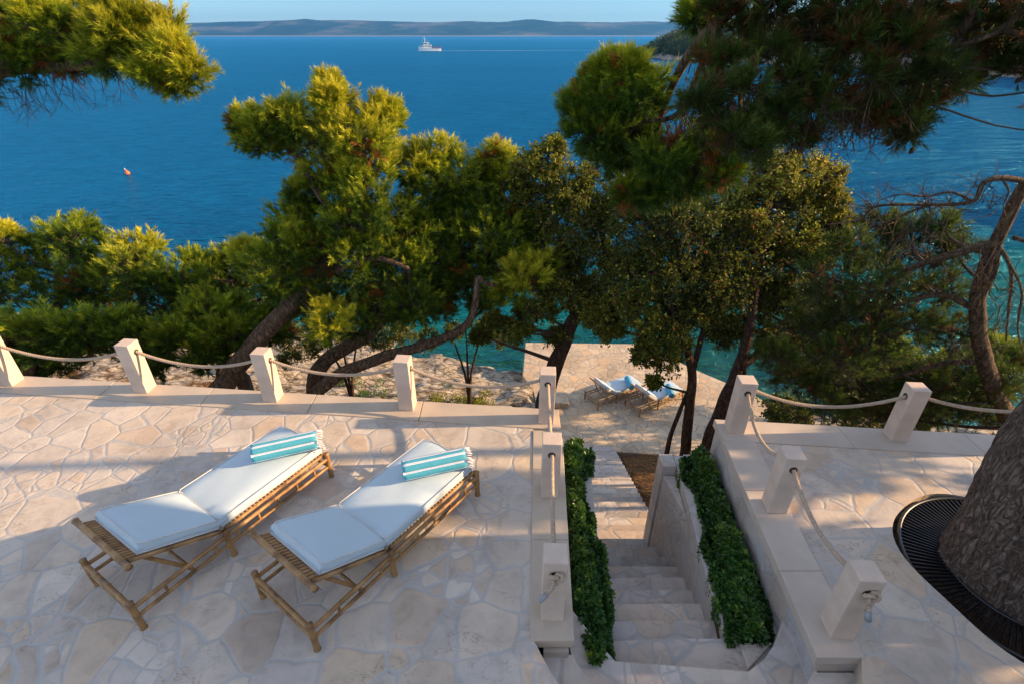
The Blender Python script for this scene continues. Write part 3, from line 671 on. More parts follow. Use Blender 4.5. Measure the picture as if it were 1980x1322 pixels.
# ------------------------------------------------------------ loungers
def culm(mb_, a, b, r):
    a, b = Vector(a), Vector(b); Ln = (b - a).length; n = max(2, int(Ln / .16)); pts = []; rad = []
    for i in range(n + 1):
        for d, k in ((-.008, 1.0), (0, 1.16), (.008, 1.0)):
            t = i / n + d / Ln
            if 0 <= t <= 1: pts.append(a.lerp(b, t)); rad.append(r * k)
    mb_.tube(pts, rad, 10)
def cushion(x0, x1, w, th, mats, parent, name, loc, ry):
    """rounded slab: length x0..x1, width w, thickness th"""
    bm = bmesh.new(); bmesh.ops.create_cube(bm, size=1)
    for v in bm.verts: v.co = Vector(((x0 + x1)/2 + v.co.x*(x1-x0), v.co.y*w, th/2 + v.co.z*th))
    bmesh.ops.subdivide_edges(bm, edges=bm.edges[:], cuts=9, use_grid_fill=True)
    for v in bm.verts:
        u_ = (v.co.x - x0)/(x1-x0); t = v.co.y/w
        e = min(u_, 1-u_)*(x1-x0); e2 = (.5-abs(t))*w
        if v.co.z > th*.5:
            puff = .016 * (1 - math.exp(-e/.08)) * (1 - math.exp(-e2/.08)); drop = .012*(math.exp(-e/.02) + math.exp(-e2/.02))
            v.co.z += puff - drop + .009*noise.noise(Vector((v.co.x*4 + loc[0], v.co.y*5, ry*9))) + .004*noise.noise(Vector((v.co.x*14, v.co.y*9, ry*9)))
        if .2*th < v.co.z < .8*th and (e < 1e-4 or e2 < 1e-4):
            if e2 < 1e-4: v.co.y *= 1.012
            if e < 1e-4: v.co.x += .006 * (1 if u_ > .5 else -1)
    me = bpy.data.meshes.new(name); bm.to_mesh(me); bm.free()
    me.polygons.foreach_set('use_smooth', [True]*len(me.polygons))
    o = link(name, me, mats[0], parent, loc); o.rotation_euler = (0, ry, 0)
    md = o.modifiers.new('b', 'BEVEL'); md.width = .012; md.segments = 3; md.limit_method = 'ANGLE'; md.angle_limit = R(50)
    mp = MB()
    for zz in (.012, th - .006):
        h = w/2 + .004; q = .03; a0, a1 = x0-.004, x1+.004
        loop = [(a0+q,-h,zz),(a1-q,-h,zz),(a1,-h+q,zz),(a1,h-q,zz),(a1-q,h,zz),(a0+q,h,zz),(a0,h-q,zz),(a0,-h+q,zz),(a0+q,-h,zz)]
        mp.tube(loop, .005, 6)
    mp.build('piping', mats[1], o)
    return o
def make_lounger(ang, label):
    r = empty('sun_lounger'); W2 = .37; LL = 1.95; HS = .30; xh = .80
    b = M['bamboo']
    for nm, xs in (('leg', (0.0, xh, LL)),):
        for x in xs:
            for s in (-1, 1):
                m_ = MB(); culm(m_, (x, s*W2, 0), (x, s*W2, HS + .02), .026); m_.build('leg', b, r)
    for s in (-1, 1):
        m_ = MB(); culm(m_, (0, s*W2, HS - .045), (LL, s*W2, HS - .045), .019); culm(m_, (0, s*W2, HS - .15), (LL, s*W2, HS - .15), .017)
        for i in range(1, 9):
            x = LL * i / 9 + .03; culm(m_, (x, s*W2, HS - .15), (x, s*W2, HS - .045), .012)
        m_.build('side_rail', b, r)
    for x in (0, LL):
        m_ = MB(); culm(m_, (x, -W2, HS - .045), (x, W2, HS - .045), .021); culm(m_, (x, -W2, HS - .15), (x, W2, HS - .15), .018)
        m_.build('end_rail', b, r)
    # long flat part
    m_ = MB(); w2 = W2 - .035
    for s in (-1, 1): culm(m_, (xh + .02, s*w2, HS + .0), (LL + .01, s*w2, HS + .0), .018)
    for i in range(28): 
        x = xh + .05 + i * .04; m_.tube([(x, -w2, HS + .012), (x, w2, HS + .012)], .011, 6)
    m_.build('seat_frame', b, r)
    # raised part, hinged at xh
    PL = .76; ca, sa = math.cos(ang), math.sin(ang); h0 = Vector((xh - .03, 0, HS + .012))
    pp = lambda d, y, z=0: h0 + Vector((-d*ca - z*sa*-1*-1, y, d*sa + z*ca))
    m_ = MB()
    for s in (-1, 1): culm(m_, pp(0, s*w2), pp(PL - .03, s*w2), .018)
    culm(m_, pp(PL, -W2 - .05), pp(PL, W2 + .05), .025); culm(m_, pp(0, -w2), pp(0, w2), .017)
    for i in range(17):
        y = -w2 + .035 + i * (2*w2 - .07)/16; m_.tube([pp(.01, y, .014), pp(PL, y, .014)], [.0125, .0125], 6)
    m_.build('back_panel', b, r)
    m_ = MB()
    for s in (-1, 1): culm(m_, pp(PL*.86, s*(w2 - .05), -.02), (xh - PL*ca*.58 + .06, s*(w2 - .04), HS - .15), .017)
    culm(m_, (xh - PL*ca*.58 + .06, -W2, HS - .15), (xh - PL*ca*.58 + .06, W2, HS - .15), .015)
    m_.build('prop', b, r)
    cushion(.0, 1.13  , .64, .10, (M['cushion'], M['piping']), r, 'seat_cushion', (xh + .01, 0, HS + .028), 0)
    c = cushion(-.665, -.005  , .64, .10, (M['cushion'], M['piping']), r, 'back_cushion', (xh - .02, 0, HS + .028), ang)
    tag(r, label, 'sun lounger', 'bamboo sun loungers with white cushions'); return r
def make_towel(striped, label, Ln=.60, rad=.10):
    n = 56; m = 22; vs = []; fs = []; stripe = []
    # a rolled towel: outer skin, spiral seam
    for i in range(m + 1):
        x = Ln * (i / m - .5)
        for k in range(n):
            a = 2*math.pi*k/n
            seam = .007 * (1 if k/n < .5 else 0) * min(1, (k/n) * 6 if k/n < .5 else 1)
            fold = -.018 * math.exp(-((k/n - .36)/.03)**2) - .014 * math.exp(-((k/n - .12)/.025)**2)
            rr = rad + seam + fold + .003*noise.noise(Vector((x*9, math.cos(a)*2, math.sin(a)*2)))
            if i in (0, m): rr *= .965
            vs.append((x + .006*math.sin(a*2), rr*math.cos(a), rr*math.sin(a)*.93))
    bands = [1,1,0,0,0,1,1,1,0,0,0,0,1,0,0,1,1,1,0,0,0,1,1,0,0,0,1,1]
    for i in range(m):
        for k in range(n):
            fs.append((i*n+k, i*n+(k+1)%n, (i+1)*n+(k+1)%n, (i+1)*n+k)); stripe.append(1 if (k + 2) % 7 in (0, 1) else 0)
    # spiral ends
    for i, sgn in ((0, -1), (m, 1)):
        base = len(vs); turns = 5
        for t in range(turns, -1, -1):
            for k in range(n):
                a = 2*math.pi*k/n; rr = rad * .95 * t / turns * .999 + .001
                x = Ln*(i/m - .5) + sgn*(.004 if t % 2 else -.008); vs.append((x, rr*math.cos(a), rr*math.sin(a)*.93))
        prev = i*n
        for t in range(turns + 1):
            cur = base + t*n
            for k in range(n):
                f = (prev+k, prev+(k+1)%n, cur+(k+1)%n, cur+k); fs.append(f if sgn > 0 else f[::-1]); stripe.append(1 if t % 2 else 0)
            prev = cur
    me = bpy.data.meshes.new('towel'); me.from_pydata(vs, [], fs); me.update(); me.polygons.foreach_set('use_smooth', [True]*len(fs))
    at_ = me.attributes.new('stripe', 'FLOAT', 'FACE'); at_.data.foreach_set('value', [float(s) for s in stripe])
    r = empty('rolled_towel'); link('roll', me, M['towel'] if striped else M['towel_blue'], r)
    if striped:
        m_ = MB()
        for k in range(26):
            a = -1.9 + 3.6*k/25; y = rad*math.sin(a)*.95; z = rad*math.cos(a)*.9
            p0 = Vector((Ln/2 - .005, y, z)); p1 = p0 + Vector((.035 + random.uniform(-.008,.012), random.uniform(-.01,.01), random.uniform(-.012,.004)))
            p2 = p1 + Vector((.03, random.uniform(-.012,.012), -.025 - random.uniform(0, .02)))
            p2.z = max(p2.z, -rad + .004); m_.tube([p0, p1, p2], .0038, 5)
        m_.build('fringe', M['fringe'], r)
    tag(r, label, 'towel', 'towels rolled up on the loungers'); return r
def lounger_at(o, P, Q, z, s):
    P, Q = Vector((P[0], P[1])), Vector((Q[0], Q[1])); d = (Q - P).normalized(); n_ = Vector((-d.y, d.x))
    o.location = (P.x + n_.x*.37, P.y + n_.y*.37, z); o.rotation_euler = (0, 0, math.atan2(d.y, d.x))
l1 = make_lounger(R(28), 'bamboo lounger with white cushions, farther left of the two on the upper terrace')
l2 = make_lounger(R(28), 'bamboo lounger with white cushions on the upper terrace, the one nearer the stair')
lounger_at(l1, (-2.96, 2.44), (-1.94, 4.12), 0, 1); lounger_at(l2, (-1.51, 2.27), (-.35, 3.85), 0, 1)
l3 = make_lounger(R(40), 'distant bamboo lounger on the bathing platform, farther from the dark oak trunk')
l4 = make_lounger(R(40), 'distant bamboo lounger on the bathing platform, right beside the dark oak trunk')
lounger_at(l3, (2.92, 14.11), (4.61, 15.06), PZ, 1); lounger_at(l4, (4.27, 13.75), (5.95, 14.7), PZ, 1)
def towel_on(striped, label, u0, v0, u1, v1, z):
    a, b = g(u0, v0, z), g(u1, v1, z); t = make_towel(striped, label); c = (a + b)/2; t.location = c; t.rotation_euler = (R(25), 0, math.atan2((b-a).y, (b-a).x)); return t, (b-a).length
TZ = .30 + .028 + .10 + .104
t1, q_ = towel_on(True, 'turquoise striped towel rolled on the left one of the two upper loungers', 491, 876, 610, 850, TZ)
t2, q2_ = towel_on(True, 'turquoise striped towel rolled on the upper lounger nearer the stair', 778, 910, 900, 884, TZ)
t3, _q = towel_on(False, 'plain blue rolled towel on the farther of the two lower loungers', 1213, 731, 1221, 748, PZ + TZ)
t4, _q = towel_on(False, 'plain blue rolled towel on the lower lounger beside the oak trunk', 1292, 746, 1299, 764, PZ + TZ)

# ------------------------------------------------------------ tree grate
gt = empty('tree_grate', (GC.x, GC.y, -.03)); tag(gt, 'round black metal tree grate of radial fins around the big pine trunk', 'tree grate')
ri, ro = .56, .90
m_ = MB()
for r_, rr in ((ri, .016), (ro, .02)):
    ring(m_, (0, 0, 0), (0, 0, 1), r_, rr, 64)
m_.build('rim', M['grate'], gt)
m_ = MB()
for k in range(118):
    a = 2*math.pi*k/118; c_, s_ = math.cos(a), math.sin(a)
    q = [Vector((c_*r_, s_*r_, h)) for r_, h in ((ri, -.02), (ro, -.02), (ro, .008), (ri, .008))]
    nrm = Vector((-s_, c_, 0))*.0035
    vs = [p + nrm for p in q] + [p - nrm for p in q]
    m_.add(vs, [(0,1,2,3), (7,6,5,4), (3,2,6,7), (0,4,5,1), (1,5,6,2), (0,3,7,4)])
o = m_.build('fins', M['grate'], gt)

# ------------------------------------------------------------ plants: numeric foliage
def unit(a): return a / np.maximum(1e-9, np.linalg.norm(a, axis=-1, keepdims=True))
def shoots(P, D, Ls, nn, ln, wd, tint):
    """bottle-brush shoots of needles; returns triangles and tint"""
    n = len(P); P = np.repeat(P, nn, 0); D = np.repeat(D, nn, 0); Ls = np.repeat(Ls, nn); tint = np.repeat(tint, nn)
    t = rng.uniform(0, 1, n*nn)
    rnd = rng.normal(size=(n*nn, 3)); rad = unit(rnd - D * (rnd*D).sum(1, keepdims=True))
    base = P + D * (t * Ls)[:, None]
    k = rng.uniform(.45, 1.0, n*nn) * (1.05 - .55*t)
    nd = unit(D * .75 + rad * k[:, None]); nd[:, 2] -= .05; nd = unit(nd)
    l = ln * rng.uniform(.7, 1.15, n*nn); side = unit(np.cross(nd, rng.normal(size=(n*nn, 3))))
    w = wd * rng.uniform(.7, 1.2, n*nn)
    v = np.empty((n*nn, 3, 3)); v[:, 0] = base - side*w[:, None]/2; v[:, 1] = base + side*w[:, None]/2; v[:, 2] = base + nd*l[:, None]
    tt = np.clip(tint + (t - .5)*.25 + rng.normal(0, .06, n*nn), .07, 1); tt[tint < .02] = 0
    return v.reshape(-1, 3), tt
def puff_points(c, r, n, flat=.8, inner=.25):
    d = unit(rng.normal(size=(n, 3))); rad = rng.uniform(inner, 1, n) ** .5
    return c + d * (rad * r)[:, None] * np.array([1, 1, flat]), d
def leafs(P, D, ls, wd, tint):
    """folded leaf of two quads: P base, D direction"""
    n = len(P); up = rng.normal(size=(n, 3))*.5 + np.array([0, 0, 1.0]); side = unit(np.cross(D, up)); nr = np.cross(side, D)
    l = ls[:, None]; w = wd[:, None]; v = np.empty((n, 2, 4, 3))
    tip = P + D*l - nr*l*.12; mid = P + D*l*.6 + nr*l*.0
    for i, s in enumerate((1, -1)):
        v[:, i, 0] = P; v[:, i, 1] = P + D*l*.5 + side*w*s*.5 + nr*l*.09; v[:, i, 2] = P + D*l*.86 + side*w*s*.36 + nr*l*.02; v[:, i, 3] = tip
        if s < 0: v[:, i] = v[:, i, ::-1]
    return v.reshape(-1, 3), np.repeat(tint, 2)

def limb_pts(px, Ys):
    """smooth 3-D limb from picture points and distances"""
    pts = [at(u, v, Y) for (u, v), Y in zip(px, Ys)]
    return smooth(pts)
def smooth(pts, k=6):
    out = []; n = len(pts)
    for i in range(n - 1):
        p0, p1, p2, p3 = pts[max(0, i-1)], pts[i], pts[i+1], pts[min(n-1, i+2)]
        for j in range(k):
            t = j/k; out.append(.5*((2*p1) + (p2-p0)*t + (2*p0-5*p1+4*p2-p3)*t*t + (3*p1-p0-3*p2+p3)*t**3))
    out.append(pts[-1].copy()); return out
def rough(pts, amp):
    return [p + Vector((noise.noise(p*2.1), noise.noise(p*2.1 + Vector((9,0,0))), noise.noise(p*2.1 + Vector((0,9,0)))))*amp for p in pts]

def make_tree(name, label, cat, limbs, puffs, kind, base, mat_trunk, group=None, dens=1.0, sub=9, flat=.72, young=.55, dead=.04, needle=(.085, .006), r_twig=.012, leaf=(.05, .026), spread=(0, 0), nshoot=13, nneedle=34, subr=.36, cones=0, deadtw=None, trunk_n=12):
    base = Vector(base); root = empty(name, base); tag(root, label, cat, group)
    tr = MB(); nodes = []
    for pts, r0, r1 in limbs:
        pts = rough(pts, r0*.18); m = len(pts)
        rr = [r0 + (r1-r0)*(i/(m-1)) for i in range(m)]
        rr = [a*(1 + .10*noise.noise(pts[i]*3.3)) for i, a in enumerate(rr)]
        tr.tube([p - base for p in pts], rr, trunk_n); nodes += list(zip(pts, rr))
    tr.build('trunk', mat_trunk, root)
    if not puffs: return root
    br = MB(); V, T = [], []; NP = [n for n, _ in nodes]; conepos = []
    cen = np.mean([[*p[0]] for p in puffs], axis=0)
    for (c, r, tb) in puffs:
        c = Vector(c); near, nr_ = min(nodes, key=lambda q: (q[0]-c).length + .6*max(0, q[0].z - c.z))
        mid = near.lerp(c, .5) + Vector((random.uniform(-.1,.1), random.uniform(-.1,.1), random.uniform(-.12,.08)))*min(1, (c-near).length)
        rb = min(nr_*.8, .012 + .022*(c-near).length)
        br.tube([p - base for p in rough(smooth([near, mid, c], 4), .03)], [rb*(1-.07*i) for i in range(9)], 7)
        ca = np.array(c)
        SP_, SD = puff_points(ca, r*.72, sub, flat, .5)
        for s in range(sub):
            sp = SP_[s]; sr = r*subr*random.uniform(.75, 1.3)
            cc = Vector(sp); mm = c.lerp(cc, .55) + Vector((0, 0, random.uniform(-.06, .03)))
            br.tube([q - base for q in (c, mm, cc)], [rb*.45, rb*.3, .006], 5)
            if cones and random.random() < cones: conepos.append(cc + Vector((random.uniform(-.1,.1), random.uniform(-.1,.1), -random.uniform(.02,.12))))
            isdead = random.random() < dead
            if kind == 'pine':
                n = max(3, int(nshoot*dens*random.uniform(.7, 1.3)))
                out = unit(sp - ca + 1e-6); nb = 5
                bd = unit(rng.normal(size=(nb, 3)) + out*.7 + np.array([0, 0, .35])); be = sp + bd*(sr*rng.uniform(.35, 1.5, nb)*np.where(rng.uniform(0, 1, nb) < .2, 1.35, 1))[:, None]
                pick = rng.integers(0, nb, n); P = be[pick] - bd[pick]*(rng.uniform(0, 1, n)**1.5*sr*.8)[:, None] + rng.normal(size=(n, 3))*sr*.13; d = unit(bd[pick] + rng.normal(size=(n, 3))*.55)
                for q in range(nb): br.tube([Vector(cc) - base, Vector(be[q]) - base], [.006, .003], 4, cap=False)
                D = unit(d*.8 + out*.45 + np.array([spread[0], spread[1], .55]) + rng.normal(size=(n, 3))*.2)
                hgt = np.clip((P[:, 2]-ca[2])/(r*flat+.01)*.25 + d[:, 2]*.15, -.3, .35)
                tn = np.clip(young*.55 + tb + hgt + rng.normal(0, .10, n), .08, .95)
                if isdead: tn[:] = 0
                v, t = shoots(P, D, rng.uniform(.09, .20, n)*(needle[0]/.085), nneedle, needle[0], needle[1], tn)
                V.append(v); T.append(t)
            else:
                n = int(125*dens*random.uniform(.6, 1.4))
                nb = 9; out = unit(sp - ca + 1e-6); bd = unit(rng.normal(size=(nb, 3)) + out*.6); bl = sr*rng.uniform(.5, 1.55, nb)
                pick = rng.integers(0, nb, n); tt_ = rng.uniform(.15, 1, n)
                P = sp + bd[pick]*(tt_*bl[pick])[:, None] + np.stack([np.zeros(n), np.zeros(n), -.12*tt_**2*bl[pick]], 1) + rng.normal(size=(n, 3))*.022
                D = unit(bd[pick]*.6 + rng.normal(size=(n, 3))*.8 + np.array([0, 0, .05])); d = bd[pick]
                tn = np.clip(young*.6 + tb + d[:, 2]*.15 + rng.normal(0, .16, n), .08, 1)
                tn[rng.uniform(0, 1, n) < dead] = 0
                v, t = leafs(P, D, leaf[0]*rng.uniform(.65, 1.2, n), leaf[1]*rng.uniform(.8, 1.2, n), tn)
                V.append(v); T.append(t)
                for q in range(nb):
                    e_ = sp + bd[q]*bl[q]; br.tube([Vector(cc) - base, Vector((sp + bd[q]*bl[q]*.5)) - base, Vector(e_) - base - Vector((0, 0, .1*bl[q]))], [.006, .004, .002], 4, cap=False)
    br.build('branches', M['twig'], root)
    V = np.concatenate(V) - np.array(base); T = np.concatenate(T)
    me = np_mesh('crown', V, 3 if kind == 'pine' else 4, T)
    return root, me, conepos
def finish(res, m, name='crown'):
    root, me, cp = res; link(name, me, m, root); return root, cp
def pxpuffs(lst, Y, jit=.35, tb=0.0):
    out = []
    for q in lst:
        u, v, rp = q[:3]; yy = (q[3] if len(q) > 3 and q[3] is not None else Y) + random.uniform(-jit, jit); t = q[4] if len(q) > 4 else tb
        c = at(u, v, yy); out.append((c, rp * depth(c) / FPX * 1.18, t))
    return out
def down(pt, z): return Vector((pt.x + random.uniform(-.05, .05), pt.y, z))

# --- main leaning pine
Y = 8.6
trunk = limb_pts([(405, 790), (430, 745), (500, 660), (560, 590), (600, 545), (650, 480), (670, 400), (660, 300), (645, 220)], [8.1, 8.15, 8.3, 8.4, 8.5, 8.6, 8.7, 8.7, 8.7])
trunk = [Vector((trunk[0].x - .5, trunk[0].y - .2, -5.2))] + trunk
b1 = limb_pts([(600, 545), (660, 520), (730, 500), (790, 520)], [8.5, 8.4, 8.2, 8.1])
b2 = limb_pts([(665, 430), (620, 380), (570, 300), (500, 250)], [8.65, 8.7, 8.8, 8.8])
b3 = limb_pts([(665, 380), (710, 320), (740, 250)], [8.7, 8.6, 8.6])
b4 = limb_pts([(600, 545), (560, 520), (520, 520)], [8.5, 8.7, 8.9])
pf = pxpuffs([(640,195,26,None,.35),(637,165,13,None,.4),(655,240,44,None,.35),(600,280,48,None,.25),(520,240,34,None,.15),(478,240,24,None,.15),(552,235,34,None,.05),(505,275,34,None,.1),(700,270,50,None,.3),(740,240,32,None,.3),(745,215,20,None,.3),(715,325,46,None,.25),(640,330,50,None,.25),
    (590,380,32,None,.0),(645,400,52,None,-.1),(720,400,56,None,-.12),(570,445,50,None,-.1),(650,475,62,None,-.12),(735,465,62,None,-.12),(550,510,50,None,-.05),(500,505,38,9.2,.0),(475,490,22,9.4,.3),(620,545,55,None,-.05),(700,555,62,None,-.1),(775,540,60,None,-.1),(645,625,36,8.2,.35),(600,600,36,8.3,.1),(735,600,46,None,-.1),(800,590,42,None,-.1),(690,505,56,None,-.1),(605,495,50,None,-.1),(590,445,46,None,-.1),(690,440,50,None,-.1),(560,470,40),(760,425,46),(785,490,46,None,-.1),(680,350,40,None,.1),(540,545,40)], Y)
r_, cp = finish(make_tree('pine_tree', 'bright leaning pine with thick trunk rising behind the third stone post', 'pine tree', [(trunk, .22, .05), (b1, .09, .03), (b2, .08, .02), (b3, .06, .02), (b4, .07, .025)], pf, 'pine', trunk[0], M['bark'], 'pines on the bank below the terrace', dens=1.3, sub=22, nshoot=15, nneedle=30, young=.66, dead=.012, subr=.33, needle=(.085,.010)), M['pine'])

# --- crooked pine behind it
t2 = limb_pts([(608, 770), (612, 730), (640, 690), (700, 655), (745, 610), (780, 550), (830, 470), (860, 380)], [8.6, 8.6, 8.8, 9.0, 9.2, 9.4, 9.5, 9.5])
t2 = [Vector((t2[0].x, t2[0].y - .1, -5.4))] + t2
lb = limb_pts([(605, 762), (660, 722), (740, 690), (830, 665), (895, 635), (918, 590), (922, 540), (940, 548), (962, 552)], [8.0, 8.05, 8.1, 8.2, 8.3, 8.35, 8.4, 8.4, 8.45])
lb[0] = Vector((lb[0].x, lb[0].y, lb[0].z - .3))
lc = limb_pts([(830, 470), (890, 430), (950, 400), (980, 340)], [9.5, 9.5, 9.4, 9.4]); ld = limb_pts([(780, 550), (870, 540), (960, 520), (1030, 525)], [9.4, 9.2, 9.0, 8.8])
pf = pxpuffs([(790,330,36,None,.2),(838,305,34,None,.25),(880,345,40,None,.1),(960,305,26,None,.3),(975,345,34,None,.15),(830,390,52,None,-.05),(900,420,52,None,-.1),(960,410,42,None,-.05),(860,490,55,None,-.15),(930,500,50,None,-.1),(880,555,38,None,-.1),(990,490,42,None,.1),(1012,540,36,8.8,.35),(1045,510,30,8.8,.2),(820,560,40,None,-.1),(990,560,26,8.8,.3),(940,590,24,None,.0),(800,450,50,None,-.1),(830,520,46,None,-.1),(900,375,40),(940,465,46,None,-.05),(860,440,46,None,-.1),(1010,480,40),(960,370,36),(770,595,40,None,-.1),(840,600,32,None,-.1),(905,530,40,None,-.1),(700,625,36,None,-.1),(1000,430,34)], 9.4)
finish(make_tree('pine_tree', 'pine with a bare crooked bough reaching right over the shore rocks', 'pine tree', [(t2, .19, .04), (lb, .125, .03), (lc, .07, .02), (ld, .06, .02)], pf, 'pine', t2[0], M['bark'], 'pines on the bank below the terrace', dens=1.0, sub=18, nshoot=15, nneedle=30, young=.6, dead=.012, needle=(.105,.013)), M['pine'])

# --- low pines on the left
def low_pine(label, lst, Y, trunkpx, ty, **k):
    t = limb_pts(trunkpx, ty); t = [Vector((t[0].x, t[0].y, zt(t[0].x, t[0].y) - .2))] + t
    return finish(make_tree('pine_tree', label, 'pine tree', [(t, .15, .04)], pxpuffs(lst, Y, .5), 'pine', t[0], M['bark'], 'pines on the bank below the terrace', needle=(.115, .016), dead=.015, **k), M['pine'])
low_pine('dark pine with upright leader at the far left beyond the first posts', [(30,495,44,None,.15),(85,465,34,None,-.05),(150,470,38,None,-.1),(160,445,22,None,-.1),(60,540,55,None,.0),(140,530,55,None,-.05),(195,515,42,None,-.05),(10,570,50,None,-.1),(100,590,55,None,-.15),(10,470,26,None,.3),(190,560,45,None,-.05)], 11.5, [(60, 700), (110, 600), (112, 540), (130, 490)], [11, 11.2, 11.5, 11.5], dens=1.0, sub=17)
low_pine('low bushy pine with a sunlit top, between the second and third posts', [(268,482,32,None,.35),(255,520,42,None,.15),(235,555,48,None,-.05),(310,540,50,None,-.1),(300,590,55,None,-.15),(210,610,55,None,-.15),(340,600,45,None,-.1),(340,545,40,None,-.1)], 11.0, [(260, 720), (280, 640), (270, 560), (268, 500)], [10.6, 10.8, 11, 11], dens=1.0, sub=17)
low_pine('dense dark pine filling the gap left of the leaning trunk', [(390,515,30,None,-.05),(370,545,45,None,-.1),(450,545,48,None,-.05),(430,590,50,None,-.1),(395,590,50,None,-.1),(500,580,50,None,-.05),(470,620,45,None,-.1),(480,500,30,None,.15),(440,520,30,None,.0)], 10.6, [(430, 720), (440, 650), (430, 560), (410, 520)], [10.2, 10.4, 10.6, 10.6], dens=1.0, sub=17)
low_pine('rounded drooping pine bush hanging just behind the rope of the second post', [(370,640,50,9.0,-.02),(415,610,46,9.0,.0),(450,650,38,9.0,-.05),(340,660,34,9.0,-.08),(395,680,34,9.0,-.08),(300,690,34,9.0,-.08),(500,650,34,9.2,-.08),(540,620,34,9.4,-.05)], 9.0, [(470, 730), (430, 690), (400, 650)], [8.8, 8.9, 9.0], dens=1.4, sub=20)
low_pine('dark pine at the lower left corner behind the leftmost rope', [(30,640,50,None,-.05),(90,650,48,None,-.05),(20,690,45,None,-.1),(100,700,36,None,-.1),(150,640,40,None,-.1),(200,660,36,None,-.12),(240,640,30,None,-.12)], 8.4, [(40, 740), (60, 700), (60, 660)], [8.2, 8.3, 8.4], dens=1.3, sub=18)

low_pine('dark low pine below the sea edge of the right terrace, under the straggly pine', [(1640,690,44),(1700,700,50),(1770,720,50),(1840,740,46),(1600,730,34),(1660,760,34),(1730,770,40),(1800,790,34),(1900,770,40),(1930,690,34)], 11.2, [(1800, 800), (1760, 750), (1730, 700), (1700, 680)], [11, 11.1, 11.2, 11.2], dens=1.1, sub=18)
def bush(label, lst, Y, sz=(.055, .03), yg=.4, m='oak', world=None, d=1.0):
    pf = pxpuffs(lst, Y, .3) if world is None else [(Vector(p[:3]), p[3], 0.0) for p in world]
    c = sum((p[0] for p in pf), Vector())/len(pf); b0 = Vector((c.x, c.y, zt(c.x, c.y) - .1))
    lim = [(smooth([b0, b0.lerp(c, .5) + Vector((.1*i, .1, 0)), c + Vector((.5*i, .1, .1))], 4), .06, .015) for i in (-1, 0, 1)]
    return finish(make_tree('evergreen_bush', label, 'bush', lim, pf, 'oak', b0, M['bark_oak'], 'evergreen bushes on the bank', dens=d, sub=16, subr=.42, leaf=sz, young=yg), M[m])
bush('dark evergreen bush added to darken the rocks below the leaning pine', [(575,655,34),(620,665,26),(680,650,34),(735,650,32),(780,640,26),(560,690,20),(650,640,30)], 12.5)  # added as a dark mass standing for shade on the rocks
bush('dark leafy bush at the water edge left of the bathing platform', [(830,655,22),(960,655,20),(930,630,22),(880,640,20)], 13.5)
bush('evergreen bush hidden below the right terrace, shading the lower stair', [], 8, world=[(6.4+.35*(i%5), 6.3+.33*i, -4.4+.5*((i*5)%6), .55) for i in range(13)], sz=(.08,.045), d=.7)
bush('tall bush added right of the bathing platform to shade it, beyond the right terrace', [], 12, world=[(10.3+.5*math.sin(i*2.3)+.25*(i%4), 11.9+.21*i, -6.0+.42*((i*5)%7), .62) for i in range(12)], sz=(.08,.045))  # bush added to throw shade over the near platform
# --- overhanging branch upper left
ul = limb_pts([(-420, 260), (-200, 190), (0, 135), (130, 128), (260, 125), (350, 150)], [5.2, 5.4, 5.6, 5.7, 5.8, 5.9])
ulb = [Vector((ul[0].x - .4, ul[0].y - .5, -3.6))] + smooth([Vector((ul[0].x - .4, ul[0].y - .5, -3)), Vector((ul[0].x - .3, ul[0].y - .3, 1.0)), ul[0] + Vector((0, 0, .6)), ul[0] + Vector((.1, .3, 3.0))], 4)
u2 = limb_pts([(0, 135), (80, 80), (180, 40), (260, 20)], [5.6, 5.7, 5.8, 5.8])
pf = pxpuffs([(15,55,50,None,.15),(60,100,46,None,.1),(30,20,40,None,.1),(90,50,44,None,.1),(150,80,40,None,.15),(175,30,34,None,.15),(225,60,42,None,.25),(210,110,36,None,.15),(270,85,40,None,.25),(240,30,30,None,.2),(310,60,34,None,.3),(325,105,34,None,.25),(300,140,26,None,.2),(365,140,30,None,.3),(345,165,18,None,.25),(20,110,40,None,-.05),(140,120,26,None,.0),(-80,60,60,None,.1),(-60,130,50,None,.0),(-180,60,60,None,.1),(-160,-40,60,None,.1),(0,-30,60,None,.1),(-60,-80,70,None,.1)], 5.7, .25)
ult, cpl = finish(make_tree('pine_tree', 'pine with sunlit yellow-green branch reaching in above the sea, upper left', 'pine tree', [(ulb, .2, .12), (ul, .10, .02), (u2, .05, .015)], pf, 'pine', ulb[0], M['bark'], None, dens=1.3, sub=18, nshoot=15, nneedle=38, young=.7, needle=(.062, .005), cones=.12), M['pine'])

